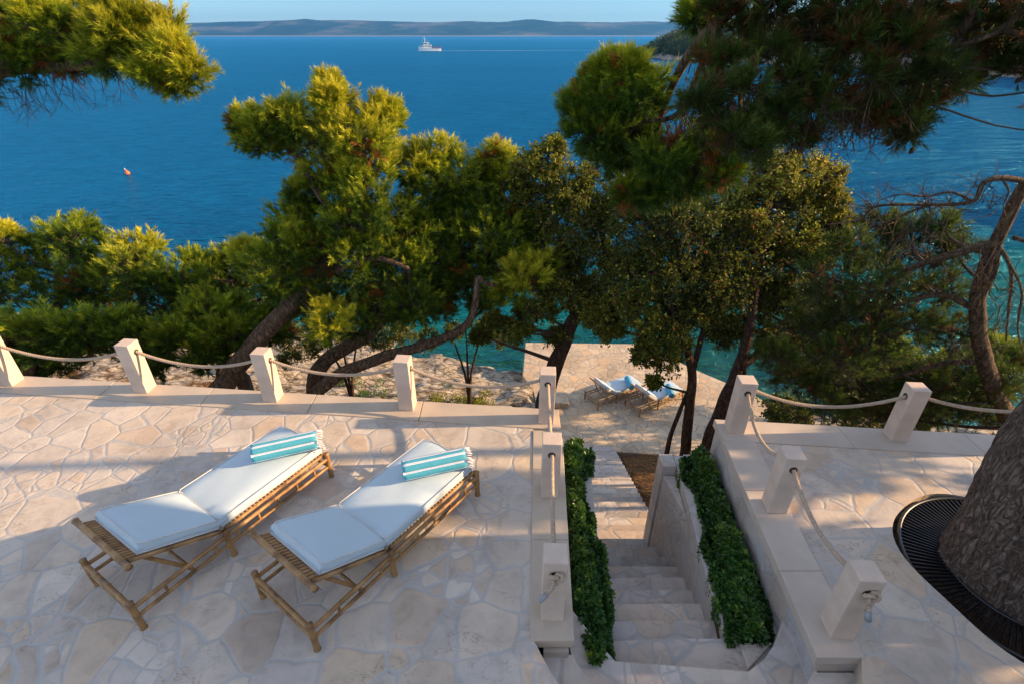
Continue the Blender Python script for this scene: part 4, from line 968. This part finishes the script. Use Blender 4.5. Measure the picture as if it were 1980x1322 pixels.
# --- holm oaks
oa = limb_pts([(1048, 800), (1062, 740), (1080, 690), (1100, 640), (1125, 605), (1180, 580), (1260, 575), (1340, 600)], [8.8, 8.8, 8.9, 9.0, 9.0, 9.0, 9.0, 9.0])
oa = [Vector((oa[0].x - .05, oa[0].y, -5.8))] + oa
oab = limb_pts([(1110, 620), (1100, 540), (1080, 440), (1060, 340)], [9.0, 9.2, 9.4, 9.5]); oac = limb_pts([(1180, 580), (1170, 500), (1160, 440)], [9, 9.2, 9.4])
pf = pxpuffs([(1018,325,30,None,.15),(1055,310,34,None,.1),(1070,280,16,None,.1),(1090,355,46,None,.05),(1040,385,40,None,.05),(1100,425,52,None,-.05),(1050,460,46,None,-.05),(1130,490,50,None,-.05),(1060,550,36,8.8,.1),(1105,560,42,8.7,.1),(1170,545,42,None,.0),(1150,600,30,8.6,.1),(1175,625,28,8.6,.1),(1045,600,26,8.8,-.05),(1080,650,22,8.7,-.05),(960,620,24,9.0,.0),(1000,640,24,9.0,.0),(1020,600,26,9.0,.1),(930,650,18,9.0,.0),(1185,420,44,None,-.05),(1150,610,26,8.6,.1),(1210,600,30,8.8,.05),(1070,500,44),(1100,380,34),(1125,345,30),(1090,520,40),(1160,480,44),(1150,400,36),(1190,370,36),(1030,430,34),(1140,560,36),(1010,370,22)], 9.3)
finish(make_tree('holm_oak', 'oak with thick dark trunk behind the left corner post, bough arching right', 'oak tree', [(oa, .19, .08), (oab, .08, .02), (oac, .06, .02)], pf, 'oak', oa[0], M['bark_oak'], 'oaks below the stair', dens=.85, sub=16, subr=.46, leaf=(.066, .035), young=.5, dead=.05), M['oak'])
ob = limb_pts([(1322, 900), (1326, 860), (1334, 780), (1338, 720), (1325, 660), (1300, 600), (1275, 540), (1280, 470)], [7.9, 7.9, 7.9, 8.0, 8.1, 8.2, 8.3, 8.4])
ob = [Vector((ob[0].x, ob[0].y, -5.4))] + ob
obb = limb_pts([(1338, 720), (1360, 640), (1385, 560), (1400, 470)], [8.0, 8.2, 8.4, 8.5])
obt = limb_pts([(1288, 880), (1297, 840), (1312, 800), (1328, 760)], [7.8, 7.85, 7.9, 7.95]); obt = [Vector((obt[0].x, obt[0].y, -5.3))] + obt
pf = pxpuffs([(1230,440,52,None,-.1),(1290,470,56,None,-.1),(1260,520,50,None,-.1),(1330,420,56,None,-.05),(1340,500,56,None,-.1),(1390,560,50,None,-.1),(1250,620,30,8.0,.1),(1290,640,34,7.8,.0),(1282,695,28,7.7,.0),(1240,690,16,7.7,.0),(1330,600,40,8.0,-.05),(1215,575,34,8.0,.1),(1265,735,12,7.7,.0),(1180,640,22,8.4,.15),(1250,670,22,8.0,.05),(1310,655,24,7.9),(1400,640,34,None,-.05),(1290,590,40,None,-.05),(1370,460,50,None,.0),(1300,540,46),(1310,390,44),(1360,540,46),(1230,490,46),(1350,600,40),(1200,520,40),(1240,400,40),(1390,620,34)], 8.4)
finish(make_tree('holm_oak', 'oak with a straight dark trunk and a thin side stem, rising behind the right hedge', 'oak tree', [(ob, .115, .04), (obb, .06, .02), (obt, .05, .035)], pf, 'oak', ob[0], M['bark_oak'], 'oaks below the stair', dens=.85, sub=16, subr=.46, leaf=(.066, .035), young=.42, dead=.05), M['oak'])
oc = limb_pts([(1362, 900), (1372, 850), (1395, 790), (1420, 730), (1440, 670), (1455, 600), (1470, 500), (1490, 400)], [7.6, 7.6, 7.7, 7.8, 7.9, 8.1, 8.5, 8.9])
oc = [Vector((oc[0].x, oc[0].y, -5.2))] + oc
ocb = limb_pts([(1430, 710), (1480, 670), (1530, 620), (1560, 540)], [7.8, 8.0, 8.2, 8.5]); occ = limb_pts([(1375, 860), (1410, 800), (1430, 760), (1440, 690)], [7.75, 7.85, 7.95, 8.0])
ocd = limb_pts([(1470, 500), (1440, 470), (1400, 430), (1412, 380)], [8.5, 8.6, 8.7, 8.8])
pf = pxpuffs([(1400,385,50,None,.1),(1450,350,46,None,.2),(1500,335,46,None,.25),(1555,330,44,None,.3),(1600,345,36,None,.3),(1610,390,34,None,.25),(1560,395,52,None,.2),(1490,400,56,None,.1),(1430,440,52,None,.0),(1580,445,44,None,.15),(1510,460,56,None,.0),(1450,510,52,None,-.1),(1530,520,52,None,-.1),(1440,580,50,None,-.1),(1510,590,50,None,-.1),(1560,560,44,None,-.05),(1470,640,36,None,-.05),(1540,650,34,None,.0),(1390,500,46,None,-.1),(1600,490,36,None,.05),(1460,440,50),(1400,430,44),(1540,480,44),(1480,560,46),(1570,600,40),(1420,540,44),(1500,660,36),(1440,400,44,None,.15),(1620,430,26,None,.2)], 8.8)
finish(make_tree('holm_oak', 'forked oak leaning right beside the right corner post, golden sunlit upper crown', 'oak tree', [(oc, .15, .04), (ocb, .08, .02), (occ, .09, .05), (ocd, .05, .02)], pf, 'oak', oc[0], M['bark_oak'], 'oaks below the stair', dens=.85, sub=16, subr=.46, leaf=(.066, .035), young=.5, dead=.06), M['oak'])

# --- right middle pine, bare boughs
rt = limb_pts([(1990, 860), (1945, 800), (1905, 700), (1890, 600), (1905, 520), (1930, 460), (1960, 400), (1985, 350)], [6.6, 6.6, 6.6, 6.6, 6.6, 6.5, 6.4, 6.3])
ra2 = limb_pts([(1880, 390), (1840, 372), (1790, 380), (1740, 376), (1700, 388)], [6.3, 6.35, 6.4, 6.45, 6.5]); ra3 = limb_pts([(1800, 396), (1760, 410), (1720, 428), (1690, 436), (1650, 470)], [6.4, 6.45, 6.5, 6.6, 6.6])
ra4 = limb_pts([(1935, 345), (1950, 370), (1940, 400), (1948, 430)], [6.3, 6.25, 6.2, 6.2]); ra5 = limb_pts([(1945, 500), (1975, 560), (1968, 640), (1985, 700)], [6.3, 6.1, 6.1, 6.0])
rt = [Vector((rt[0].x, rt[0].y, -4.6))] + rt
ra = limb_pts([(1985, 352), (1935, 345), (1900, 355), (1880, 390), (1800, 396), (1700, 398), (1660, 425), (1600, 435)], [6.3, 6.3, 6.3, 6.3, 6.4, 6.5, 6.6, 6.7])
rb_ = limb_pts([(1925, 470), (1850, 490), (1760, 520), (1700, 560), (1640, 600), (1560, 660)], [6.5, 6.6, 6.8, 7.0, 7.2, 7.4])
rc = limb_pts([(1890, 600), (1820, 570), (1740, 590), (1660, 640), (1580, 700)], [6.6, 6.7, 6.9, 7.1, 7.3])
rd = limb_pts([(1925, 470), (1955, 520), (1950, 600), (1945, 660)], [6.5, 6.3, 6.2, 6.2]); re = limb_pts([(1960, 460), (1990, 470)], [6.4, 6.2])
rf = limb_pts([(1930, 465), (1925, 520), (1900, 575), (1885, 600)], [6.5, 6.4, 6.4, 6.5])
rg = limb_pts([(1905, 700), (1840, 700), (1760, 720), (1680, 740), (1600, 745)], [6.6, 6.7, 6.9, 7.1, 7.3])
pf = pxpuffs([(1700,440,28),(1760,445,32),(1820,440,26),(1650,480,32),(1710,495,40),(1790,495,38),(1850,480,26),(1610,540,46),(1680,550,48),(1750,560,44),(1820,560,34),(1580,610,46),(1640,620,50),(1700,640,50),(1770,640,44),(1840,640,34),(1560,680,44),(1620,700,50),(1690,710,52),(1760,715,50),(1830,720,46),(1890,690,40),(1580,745,38),(1650,765,42),(1730,775,42),(1810,780,46),(1880,760,44),(1930,730,40),(1950,690,26),(1520,720,34),(1500,690,26),(1600,660,46),(1680,670,46),(1560,640,40),(1660,740,46),(1740,750,46),(1790,750,40),(1850,780,40),(1620,590,40),(1700,600,40),(1540,740,36),(1900,800,40),(1600,790,34),(1690,800,34),(1770,810,30)], 7.2, .5)
mt_ = make_tree('pine_tree', 'straggly dark pine with bare twisting boughs behind the right terrace posts', 'pine tree', [(rt, .13, .06), (ra, .036, .008), (rb_, .055, .015), (ra2, .018, .005), (ra3, .018, .005), (ra4, .014, .005), (ra5, .02, .006), (rc, .05, .015), (rd, .03, .01), (re, .03, .02), (rf, .035, .02), (rg, .05, .015)], pf, 'pine', rt[0], M['bark'], 'pines on the bank below the terrace', dens=.8, sub=18, nshoot=12, nneedle=28, young=.4, dead=.05, needle=(.08, .008), cones=.08)
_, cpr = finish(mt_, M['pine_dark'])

# --- big foreground pine, right
ft = smooth([Vector((4.54, 2.92, -.45)), Vector((4.53, 2.92, 0)), Vector((4.49, 2.93, .5)), Vector((4.44, 2.98, 1.3)), Vector((4.58, 3.02, 2.4)), Vector((5.0, 3.0, 3.8)), Vector((5.3, 2.9, 5.4)), Vector((5.2, 2.9, 7.2))], 5)
def big_trunk():
    root = empty('pine_tree', (4.46, 2.9, 0)); tag(root, 'big foreground pine with scaly trunk in the tree grate and dark boughs overhead', 'pine tree')
    n = 160; vs = []; m = len(ft); rows = 150; base = Vector((4.46, 2.9, 0))
    for i in range(rows):
        s = i/(rows-1)*(m-1); j = min(m-2, int(s)); p = ft[j].lerp(ft[j+1], s-j); z = p.z
        r = float(np.interp(z, [-.5, 0, .25, .8, 2, 4, 7.2], [.67, .575, .54, .515, .47, .38, .2]))
        for k in range(n):
            a = 2*math.pi*k/n
            q = Vector((math.cos(a)*2.2, math.sin(a)*2.2, z*1.0))
            w_ = noise.noise(q*3)*.35
            d_, _p = noise.voronoi(Vector((math.cos(a)*5.2 + w_, math.sin(a)*5.2 + w_, z*2.2 + w_)), distance_metric='DISTANCE')
            plate = min(1, (d_[1]-d_[0])*2.6)
            rr = r*(1 + .05*math.sin(3*a + z)) + .016*(1-2*abs(noise.noise(Vector((math.cos(a)*5.5+w_, math.sin(a)*5.5, z*1.6))))) + .016*noise.noise(q*6) + .012*noise.noise(Vector((math.cos(a)*22, math.sin(a)*22, z*9)))
            vs.append((p.x + rr*math.cos(a) - base.x, p.y + rr*math.sin(a) - base.y, z))
    fs = [(i*n+k, i*n+(k+1)%n, (i+1)*n+(k+1)%n, (i+1)*n+k) for i in range(rows-1) for k in range(n)]
    me = bpy.data.meshes.new('trunk'); me.from_pydata(vs, [], fs); me.update(); me.polygons.foreach_set('use_smooth', [True]*len(fs))
    link('trunk', me, M['bark_big'], root); return root, base
froot, fbase = big_trunk()
fl = []
Yf = 4.4
fl.append((limb_pts([(2350, -330), (2050, -120), (1800, -60), (1600, -50), (1450, -10), (1380, 50), (1330, 110), (1290, 190), (1270, 260)], [3.2, 3.6, 4.0, 4.3, 4.5, 4.7, 4.9, 5.1, 5.2]), .10, .02))
fl.append((limb_pts([(1450, -10), (1400, 30), (1360, 120), (1310, 220), (1240, 240), (1190, 290)], [4.5, 4.6, 4.8, 5.0, 5.1, 5.2]), .04, .012))
fl.append((limb_pts([(1600, -50), (1560, 40), (1500, 130), (1460, 210), (1440, 290)], [4.3, 4.4, 4.5, 4.6, 4.7]), .035, .01))
fl.append((limb_pts([(1800, -60), (1760, 40), (1720, 130), (1680, 200)], [4.0, 4.1, 4.3, 4.4]), .035, .01))
fl.append((limb_pts([(1900, -90), (1880, 20), (1830, 110), (1780, 200)], [3.8, 4.0, 4.2, 4.3]), .035, .01))
fl.append((limb_pts([(1380, 50), (1420, 130), (1430, 220), (1400, 300)], [4.7, 4.7, 4.7, 4.8]), .025, .01))
fl.append((limb_pts([(2050, -120), (1990, 0), (1930, 60), (1850, 90)], [3.6, 3.8, 3.9, 4.0]), .04, .01))
top = ft[-6]
fl.append((smooth([ft[-8], ft[-8].lerp(fl[0][0][0], .5) + Vector((0, 0, .3)), fl[0][0][0]], 5), .16, .10))
LF = [(1180,142,22,5.2,.2),(1215,140,24,5.2,.25),(1150,160,16,5.2,.1),(1130,205,34,5.2,.0),(1180,190,46,5.2,.05),(1240,180,42,5.1,.0),(1140,255,36,5.2,.0),(1195,255,48,5.2,.0),(1255,245,42,5.1,-.05),(1170,305,34,5.2,.0),(1225,320,46,5.2,.0),(1290,310,42,5.0,-.05),(1345,290,34,4.9,-.05),(1270,360,38,5.2,.0),(1330,350,38,5.1,.0),(1225,375,22,5.2,.05),(1390,330,34,4.9,.0),(1345,35,16,5.0,.15)]
DF = [(1385,15,26),(1430,60,42),(1490,30,46),(1500,100,44),(1570,60,46),(1630,20,44),(1640,90,46),(1700,50,46),(1760,90,46),(1780,20,46),(1850,60,46),(1910,30,46),(1930,100,44),(1970,50,44),(1400,120,34),(1450,170,36),(1540,150,42),(1600,150,42),(1690,150,42),(1740,160,38),(1820,140,38),(1870,150,34),(1590,205,34),(1510,210,34),(1500,260,30),(1550,265,26),(1450,240,30),(1460,290,26),(1640,225,28),(1660,205,26),(1710,215,30),(1750,225,34),(1790,195,28),(1760,255,22),(1800,170,26),(1960,130,30),(1350,190,26),(1365,120,20),(1380,220,34),(1420,270,28)]
OV = [(1500,-40,60),(1600,-60,70),(1700,-60,70),(1800,-60,70),(1900,-60,70),(2000,-40,70),(2060,60,70),(2080,160,60),(2140,260,60),(1400,-60,50),(2150,-60,90),(2250,80,90)]
pfL = [(c, r*.88, t) for c, r, t in pxpuffs(LF, 5.1, .25)]
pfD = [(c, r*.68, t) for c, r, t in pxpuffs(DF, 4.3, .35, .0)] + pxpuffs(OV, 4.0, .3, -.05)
def attach(pf, dens, mname, cones, **k):
    global fcones
    res = make_tree('tmp', None, None, fl, pf, 'pine', fbase, M['bark'], dens=dens, cones=cones, **k)
    r0, me, cp = res
    for ch in list(r0.children):
        ch.parent = froot
        if ch.name.startswith('trunk'):
            if getattr(attach, 'done', False): bpy.data.objects.remove(ch, do_unlink=True)
            else: ch.name = 'bough'; attach.done = True
    bpy.data.objects.remove(r0, do_unlink=True)
    link('crown', me, M[mname], froot); return cp
c1 = attach(pfL, 1.3, 'pine', .06, sub=20, nshoot=14, nneedle=36, young=.42, dead=.05, needle=(.070, .006), subr=.33)
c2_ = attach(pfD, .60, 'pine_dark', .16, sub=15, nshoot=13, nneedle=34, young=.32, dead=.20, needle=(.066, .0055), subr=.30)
# cones: one mesh, many children
def cone_mesh():
    m_ = MB(); n = 9; prof = [(0, .004), (.008, .013), (.02, .019), (.035, .020), (.05, .014), (.062, .005)]
    vs = []; 
    for i, (z, r) in enumerate(prof):
        for k in range(n): a = 2*math.pi*(k + .5*(i % 2))/n; rr = r*(1.15 if (k + i) % 2 else .88); vs.append((rr*math.cos(a), rr*math.sin(a), -z))
    fs = [(i*n+k, (i+1)*n+k, (i+1)*n+(k+1)%n, i*n+(k+1)%n) for i in range(len(prof)-1) for k in range(n)] + [tuple(range(n)), tuple((len(prof)-1)*n + k for k in range(n-1, -1, -1))]
    m_.add(vs, fs); me = bpy.data.meshes.new('pine_cone'); me.from_pydata(m_.v, [], m_.f); me.update(); me.materials.append(M['cone']); return me
cm = cone_mesh()
def put_cones(lst, root, cap):
    random.shuffle(lst); b = root.location
    for p in lst[:cap]:
        o = bpy.data.objects.new('pine_cone', cm); C.objects.link(o); o.parent = root; o.location = p - b
        o.rotation_euler = (random.uniform(-1.2, 1.2), random.uniform(-1.2, 1.2), random.uniform(0, 6)); o.scale = (random.uniform(.65, .95),)*3
put_cones(c1 + c2_, froot, 95); put_cones(cpl, ult, 14)
put_cones([Vector(p) for p in cpr], mt_[0], 26)
# hanging bare twigs
def dead_twigs(root, spots, n, ln, m='twig', r=.004):
    mb_ = MB(); b = root.location
    for i in range(n):
        u, v, Y = random.choice(spots); p = at(u + random.uniform(-45, 45), v + random.uniform(-25, 25), Y + random.uniform(-.2, .2))
        q = p.copy(); pts = [q.copy()]; d = Vector((random.uniform(-.5, .5), random.uniform(-.4, .4), -1))
        for s in range(5):
            q = q + d.normalized()*ln/5*random.uniform(.6, 1.2); d += Vector((random.uniform(-.4,.4), random.uniform(-.4,.4), .05)); pts.append(q.copy())
            if s in (1, 2, 3) and random.random() < .8:
                e = q + Vector((random.uniform(-1,1), random.uniform(-1,1), random.uniform(-1,.1)))*ln*.3; mb_.tube([(q-b), (e-b)], [r*.6, r*.25], 4, cap=False)
        mb_.tube([p_-b for p_ in pts], [r*(1-.14*k) for k in range(len(pts))], 5)
    tag(mb_.build('dead_twigs', M[m], root), kind='stuff')
dead_twigs(froot, [(1380,120,4.8),(1420,160,4.7),(1350,200,4.9),(1320,260,5.0),(1480,180,4.5),(1560,180,4.4),(1620,150,4.3),(1680,180,4.3),(1740,150,4.2),(1400,250,4.8)], 260, .5, m='bark', r=.0055)
dead_twigs(ult, [(20,150,5.6),(60,150,5.6),(110,145,5.7),(-30,150,5.6),(190,135,5.7)], 55, .38, r=.0035)
def side_twigs(root, px, n, ln, r):
    mb_ = MB(); b = root.location
    for i in range(n):
        u, v, Y = random.choice(px); p = at(u + random.uniform(-22, 22), v + random.uniform(-6, 6), Y); d = Vector((random.uniform(-1, .3), random.uniform(-.3, .3), random.uniform(-.6, .9))).normalized(); q = p.copy(); pts = [q.copy()]
        for k in range(5):
            q = q + d*ln/5*random.uniform(.6, 1.3); d = (d + Vector((random.uniform(-.5,.3), random.uniform(-.3,.3), random.uniform(-.45,.45)))).normalized(); pts.append(q.copy())
            if random.random() < .7:
                e = q + Vector((random.uniform(-1,.6), random.uniform(-.6,.6), random.uniform(-1,.8)))*ln*.28; mb_.tube([(q-b), (e-b)], [r*.5, r*.25], 4, cap=False)
        mb_.tube([p_-b for p_ in pts], [r*(1-.15*k) for k in range(6)], 5)
    tag(mb_.build('bare_twigs', M['bark'], root), kind='stuff')
side_twigs(mt_[0], [(1880,392,6.3),(1850,396,6.35),(1820,397,6.4),(1780,397,6.4),(1740,398,6.45),(1700,400,6.5),(1670,415,6.6),(1760,385,6.45),(1720,425,6.5),(1930,400,6.25),(1900,365,6.3)], 60, .38, .006)
side_twigs(mt_[0], [(1850,490,6.6),(1790,510,6.7),(1730,540,6.9),(1680,575,7.1),(1820,570,6.7),(1760,585,6.9),(1700,615,7.0),(1900,560,6.5),(1950,560,6.2)], 60, .5, .008)
dead_twigs(mt_[0], [(1900,480,6.5),(1940,500,6.3),(1880,640,6.6),(1950,600,6.2),(1780,470,6.8),(1720,420,6.5),(1800,410,6.4),(1700,600,7.0),(1600,560,7.2)], 80, .6, r=.006)

# --- unseen pines added right of the frame to shade the terraces
def shade_pine(x, y, zb, lst, label):
    base = Vector((x, y, zb)); t = smooth([base, Vector((x+.1, y, zb+2)), Vector((x, y+.1, zb+5)), Vector((x-.1, y, zb+8))], 4)
    pf = [(Vector(p[:3]), p[3], 0.0) for p in lst]
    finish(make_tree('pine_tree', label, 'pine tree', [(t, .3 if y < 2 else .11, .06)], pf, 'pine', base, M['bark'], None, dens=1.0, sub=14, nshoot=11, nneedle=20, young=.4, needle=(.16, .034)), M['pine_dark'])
A_ = []
for iy in range(7):
    for iz in range(9):
        if iz < 3 and iy > 4: continue
        A_.append((10.6 + random.uniform(-.9, 1.4), -1.6 + iy*.74 + random.uniform(-.2, .2), .5 + iz*.74 + random.uniform(-.2, .2), random.uniform(.66, .8)))
shade_pine(10.5, -.5, -1.5, A_, 'tall dense pine added outside the right edge of the view to shade the terraces')
B_ = []
for i, (by, bz) in enumerate([(3.45, 2.3), (4.0, 1.35), (4.55, 2.2), (5.15, 1.5), (4.2, 2.9)]):
    B_.append((9.6 + random.uniform(-.4, .8), by, bz, random.uniform(.15, .21)))
shade_pine(10.3, 4.75, -2, B_, 'open pine added outside the right edge of the view to dapple the right terrace')

# ------------------------------------------------------------ hedges
def hedge(name, label, poly, topz, bot, n, seed):
    """rosettes of glossy leaves over a clipped, lumpy volume; poly = [(xl, xr, y)] rows"""
    root = empty(name, (poly[0][0], poly[0][2], -.7)); tag(root, label, 'hedge'); rs = np.random.default_rng(seed)
    ysr = [p[2] for p in poly]
    yy = rs.uniform(ysr[0], ysr[-1], n); xl = np.interp(yy, ysr, [p[0] for p in poly]); xr = np.interp(yy, ysr, [p[1] for p in poly])
    e = rs.uniform(0, 1, n); xx = xl + (xr-xl)*e
    lump = np.array([noise.noise(Vector((a*4, b*3.2, seed))) for a, b in zip(xx, yy)])
    lump2 = np.array([noise.noise(Vector((a*9, b*9, seed+5))) for a, b in zip(xx, yy)])
    zt_ = topz - .30*np.abs(2*e-1)**3 + .11*lump + .06*lump2
    lay = rs.uniform(0, 1, n)**2.2; zz = zt_ - lay*.22 + np.where(rs.uniform(0, 1, n) < .05, rs.uniform(.03, .10, n), 0)
    # side leaves: push some rosettes down the flanks
    side = rs.uniform(0, 1, n) < .42
    sgn = np.where(rs.uniform(0, 1, n) < .7, 1, -1) if seed == 1 else np.where(rs.uniform(0, 1, n) < .7, -1, 1)
    xx = np.where(side, np.where(sgn > 0, xr, xl) + sgn*(.02+.15*lump), xx); zz = np.where(side, topz - .12 - rs.uniform(0, 1, n)*(topz-.1-bot)*.8, zz)
    D = np.stack([np.where(side, sgn*.8, (2*e-1)*.5), np.zeros(n)-.15, np.where(side, .5, 1.0)], 1) + rs.normal(size=(n, 3))*.35
    D = unit(D); P = np.stack([xx, yy, zz], 1)
    k = 9; Pk = np.repeat(P, k, 0); Dk = np.repeat(D, k, 0)
    rnd = rs.normal(size=(n*k, 3)); rad = unit(rnd - Dk*(rnd*Dk).sum(1, keepdims=True)); op = rs.uniform(.35, 1.5, n*k)
    ld = unit(Dk*.55 + rad*op[:, None]); size = np.repeat(rs.uniform(.75, 1.15, n), k)*rs.uniform(.8, 1.1, n*k)
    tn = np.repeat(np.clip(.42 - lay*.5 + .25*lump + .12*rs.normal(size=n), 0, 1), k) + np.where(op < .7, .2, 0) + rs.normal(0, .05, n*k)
    v, t = leafs(Pk, ld, .056*size, .026*size, np.clip(tn, 0, 1))
    link('foliage', np_mesh('foliage', v - np.array(root.location), 4, t), M['hedge'], root)
    m_ = MB()
    for q in range(0, n, 30):
        p = Vector(P[q]) - root.location; m_.tube([Vector((p.x, p.y, bot + .7 - .1)), p - Vector((0, 0, .03))], [.008, .004], 5, cap=False)
    m_.build('stems', M['twig'], root)
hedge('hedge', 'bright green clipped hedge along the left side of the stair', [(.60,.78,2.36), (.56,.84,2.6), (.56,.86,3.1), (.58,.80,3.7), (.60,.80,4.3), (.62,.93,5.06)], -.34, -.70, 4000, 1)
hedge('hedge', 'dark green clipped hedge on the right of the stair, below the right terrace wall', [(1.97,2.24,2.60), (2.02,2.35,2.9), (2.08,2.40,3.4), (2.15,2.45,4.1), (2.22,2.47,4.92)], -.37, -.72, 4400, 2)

# small ground shrubs on the bank
def shrub(label, u, v, z, rr, mname, kind='leaf'):
    c = g(u, v, z); root = empty('shrub', c); tag(root, label, 'shrub', 'low shrubs on the rocky bank'); V, T = [], []
    for s in range(14):
        sp = np.array(c) + rng.normal(size=3)*np.array([rr, rr*.6, rr*.25]); n = 90
        P, d = puff_points(sp, rr*.45, n, .6, .1); D = unit(d + np.array([0, 0, .4]))
        v_, t_ = leafs(P, D, rng.uniform(.04, .08, n), rng.uniform(.02, .035, n), np.clip(.45 + d[:, 2]*.25 + rng.normal(0, .12, n), .08, 1)); V.append(v_); T.append(t_)
    me = np_mesh('foliage', np.concatenate(V) - np.array(c), 4, np.concatenate(T)); link('foliage', me, M[mname], root)
    m_ = MB()
    for s in range(8): m_.tube([Vector((0, 0, -.25)), Vector((random.uniform(-rr, rr), random.uniform(-rr, rr)*.6, random.uniform(0, rr*.3)))], [.012, .004], 5)
    m_.build('stems', M['twig'], root)
shrub('low green shrub on the rocks between the third and fourth posts', 720, 760, -6.3, .5, 'hedge')
shrub('dark low shrub on the rocks just right of the fourth post', 860, 768, -6.35, .5, 'oak')
shrub('yellow-green mossy shrub on the rocks beneath the crooked bough', 680, 738, -6.5, .35, 'hedge')
shrub('small shrub on the rocks below the rope before the left corner post', 915, 775, -6.35, .3, 'oak')

# ------------------------------------------------------------ boat, wake, buoy
def boat():
    P = g(832, 99, WZ); r = empty('boat', P, R(6)); tag(r, 'white motor boat with cabin and mast crossing the open sea', 'boat')
    s = 1.0; Ln = 20.0
    secs = [(-10.2, .05, 3.4), (-9.2, 1.0, 3.1), (-7, 2.0, 2.7), (-3, 2.6, 2.2), (3, 2.7, 1.9), (8, 2.5, 1.9), (9.8, 2.2, 2.0)]
    vs = []
    for x, w2, h in secs:
        vs += [(x + .6*(x < -9), 0, -.4), (x, -w2*.8, 0), (x, -w2, h), (x, w2, h), (x, w2*.8, 0)]
    fs = []; n = 5
    for i in range(len(secs)-1):
        for k in range(n): fs.append((i*n+k, i*n+(k+1)%n, (i+1)*n+(k+1)%n, (i+1)*n+k))
    fs += [tuple(range(4, -1, -1)), tuple((len(secs)-1)*n + k for k in range(5))]
    m_ = MB(); m_.add(vs, fs); m_.build('hull', M['white_paint'], r)
    m_ = MB(); m_.box((-6.5, -1.7, 2.2), (1.5, 1.7, 4.6)); m_.box((-5.8, -1.4, 4.6), (-1.5, 1.4, 6.4)); m_.build('cabin', M['white_paint'], r, bevel=.15)
    m_ = MB()
    for x in (-6.0, -4.4, -2.8, -1.2, .2): m_.box((x, -1.74, 3.3), (x + .9, 1.74, 4.1))
    m_.box((-5.85, -1.43, 5.2), (-1.9, 1.43, 5.9)); m_.build('window', M['boat_dark'], r)
    m_ = MB(); m_.tube([(-4.4, 0, 6.4), (-4.6, 0, 11.2)], [.16, .07], 8); m_.tube([(-4.5, -1.1, 8.6), (-4.5, 1.1, 8.6)], .06, 6); m_.tube([(-4.6, 0, 10.8), (-9.6, 0, 3.2)], .03, 4); m_.tube([(-4.6, 0, 10.8), (1.2, 0, 4.6)], .03, 4); m_.tube([(-4.4, 0, 7.8), (-.2, 0, 6.0)], .05, 5); m_.build('mast', M['white_paint'], r)
    m_ = MB(); m_.box((1.8, -2.0, 3.9), (7.8, 2.0, 4.1)); 
    for x in (2.2, 5, 7.5):
        for y in (-1.9, 1.9): m_.tube([(x, y, 1.9), (x, y, 3.95)], .06, 6)
    m_.build('awning', M['boat_dark'], r)
    m_ = MB(); m_.box((3, -1.8, 1.9), (7.2, 1.8, 2.6)); m_.box((7.8, -2.3, 1.95), (9.6, 2.3, 2.7)); m_.build('deck_gear', M['boat_red'], r)
    m_ = MB()
    for sgn in (-1, 1):
        m_.tube([(-9.8, 0, 4.2), (-9, sgn*1.0, 4.0), (-6.8, sgn*2.0, 3.6)], .05, 5)
        for x, w_, z in ((-9, 1.0, 3.1), (-7, 2.0, 2.7)): m_.tube([(x, sgn*w_, z), (x, sgn*w_, z + .95)], .04, 5)
    m_.build('railing', M['white_paint'], r)
    # bow foam and wake
    mw = MB(); pts = []
    b0 = P; rnd = random.Random(3)
    top_, bot_ = [], []
    for i in range(60):
        x = 9 + i*2.6; w_ = (1.6 + i*.06)*(1 - i/60)*.8; yc = i*.5 + .5*math.sin(i*.7)
        top_.append((P.x + x, P.y + yc + w_*(1+rnd.uniform(-.3,.3)), WZ + .03)); bot_.append((P.x + x, P.y + yc - w_*(1+rnd.uniform(-.3,.3)), WZ + .03))
    vs = top_ + bot_; n_ = len(top_)
    mw.add(vs, [(i, n_+i, n_+i+1, i+1) for i in range(n_-1)])
    ring_ = [(P.x + 11.5*math.cos(a)*(1+rnd.uniform(-.06,.06)), P.y + 3.6*math.sin(a)*(1+rnd.uniform(-.15,.15)), WZ + .035) for a in [2*math.pi*k/36 for k in range(36)]]
    mw.add(ring_, [tuple(range(36))])
    tag(mw.build('wake', M['foam']), 'thin pale wake trailing to the right behind the white boat', 'wake', kind='stuff')
boat()
P = g(247, 337, WZ); r = empty('buoy', P); tag(r, 'small orange cone buoy floating alone on the open sea at the left', 'buoy')
m_ = MB(); m_.tube([(0,0,-.15), (0,0,.03), (0,0,.14), (-.04,0,.30), (-.09,0,.46)], [.15, .24, .23, .12, .05], 14); m_.build('float', M['buoy'], r)
m_ = MB(); m_.tube([(-.09,0,.44), (-.14,0,.58)], [.045, .04], 10); m_.build('top', M['white_paint'], r)

# ------------------------------------------------------------ air
mb = MB(); mb.box((-9000, -40, -13.6), (9000, 9500, 260))
m, nt, p = mat('haze_air'); nt.nodes.remove(p); v = N(nt, 'ShaderNodeVolumePrincipled'); v.inputs['Color'].default_value = (.12, .45, 1, 1); v.inputs['Density'].default_value = 8.5e-5; v.inputs['Anisotropy'].default_value = .2
L(nt, v.outputs[0], nt.nodes['Material Output'].inputs['Volume'])
tag(mb.build('haze', m), kind='stuff')
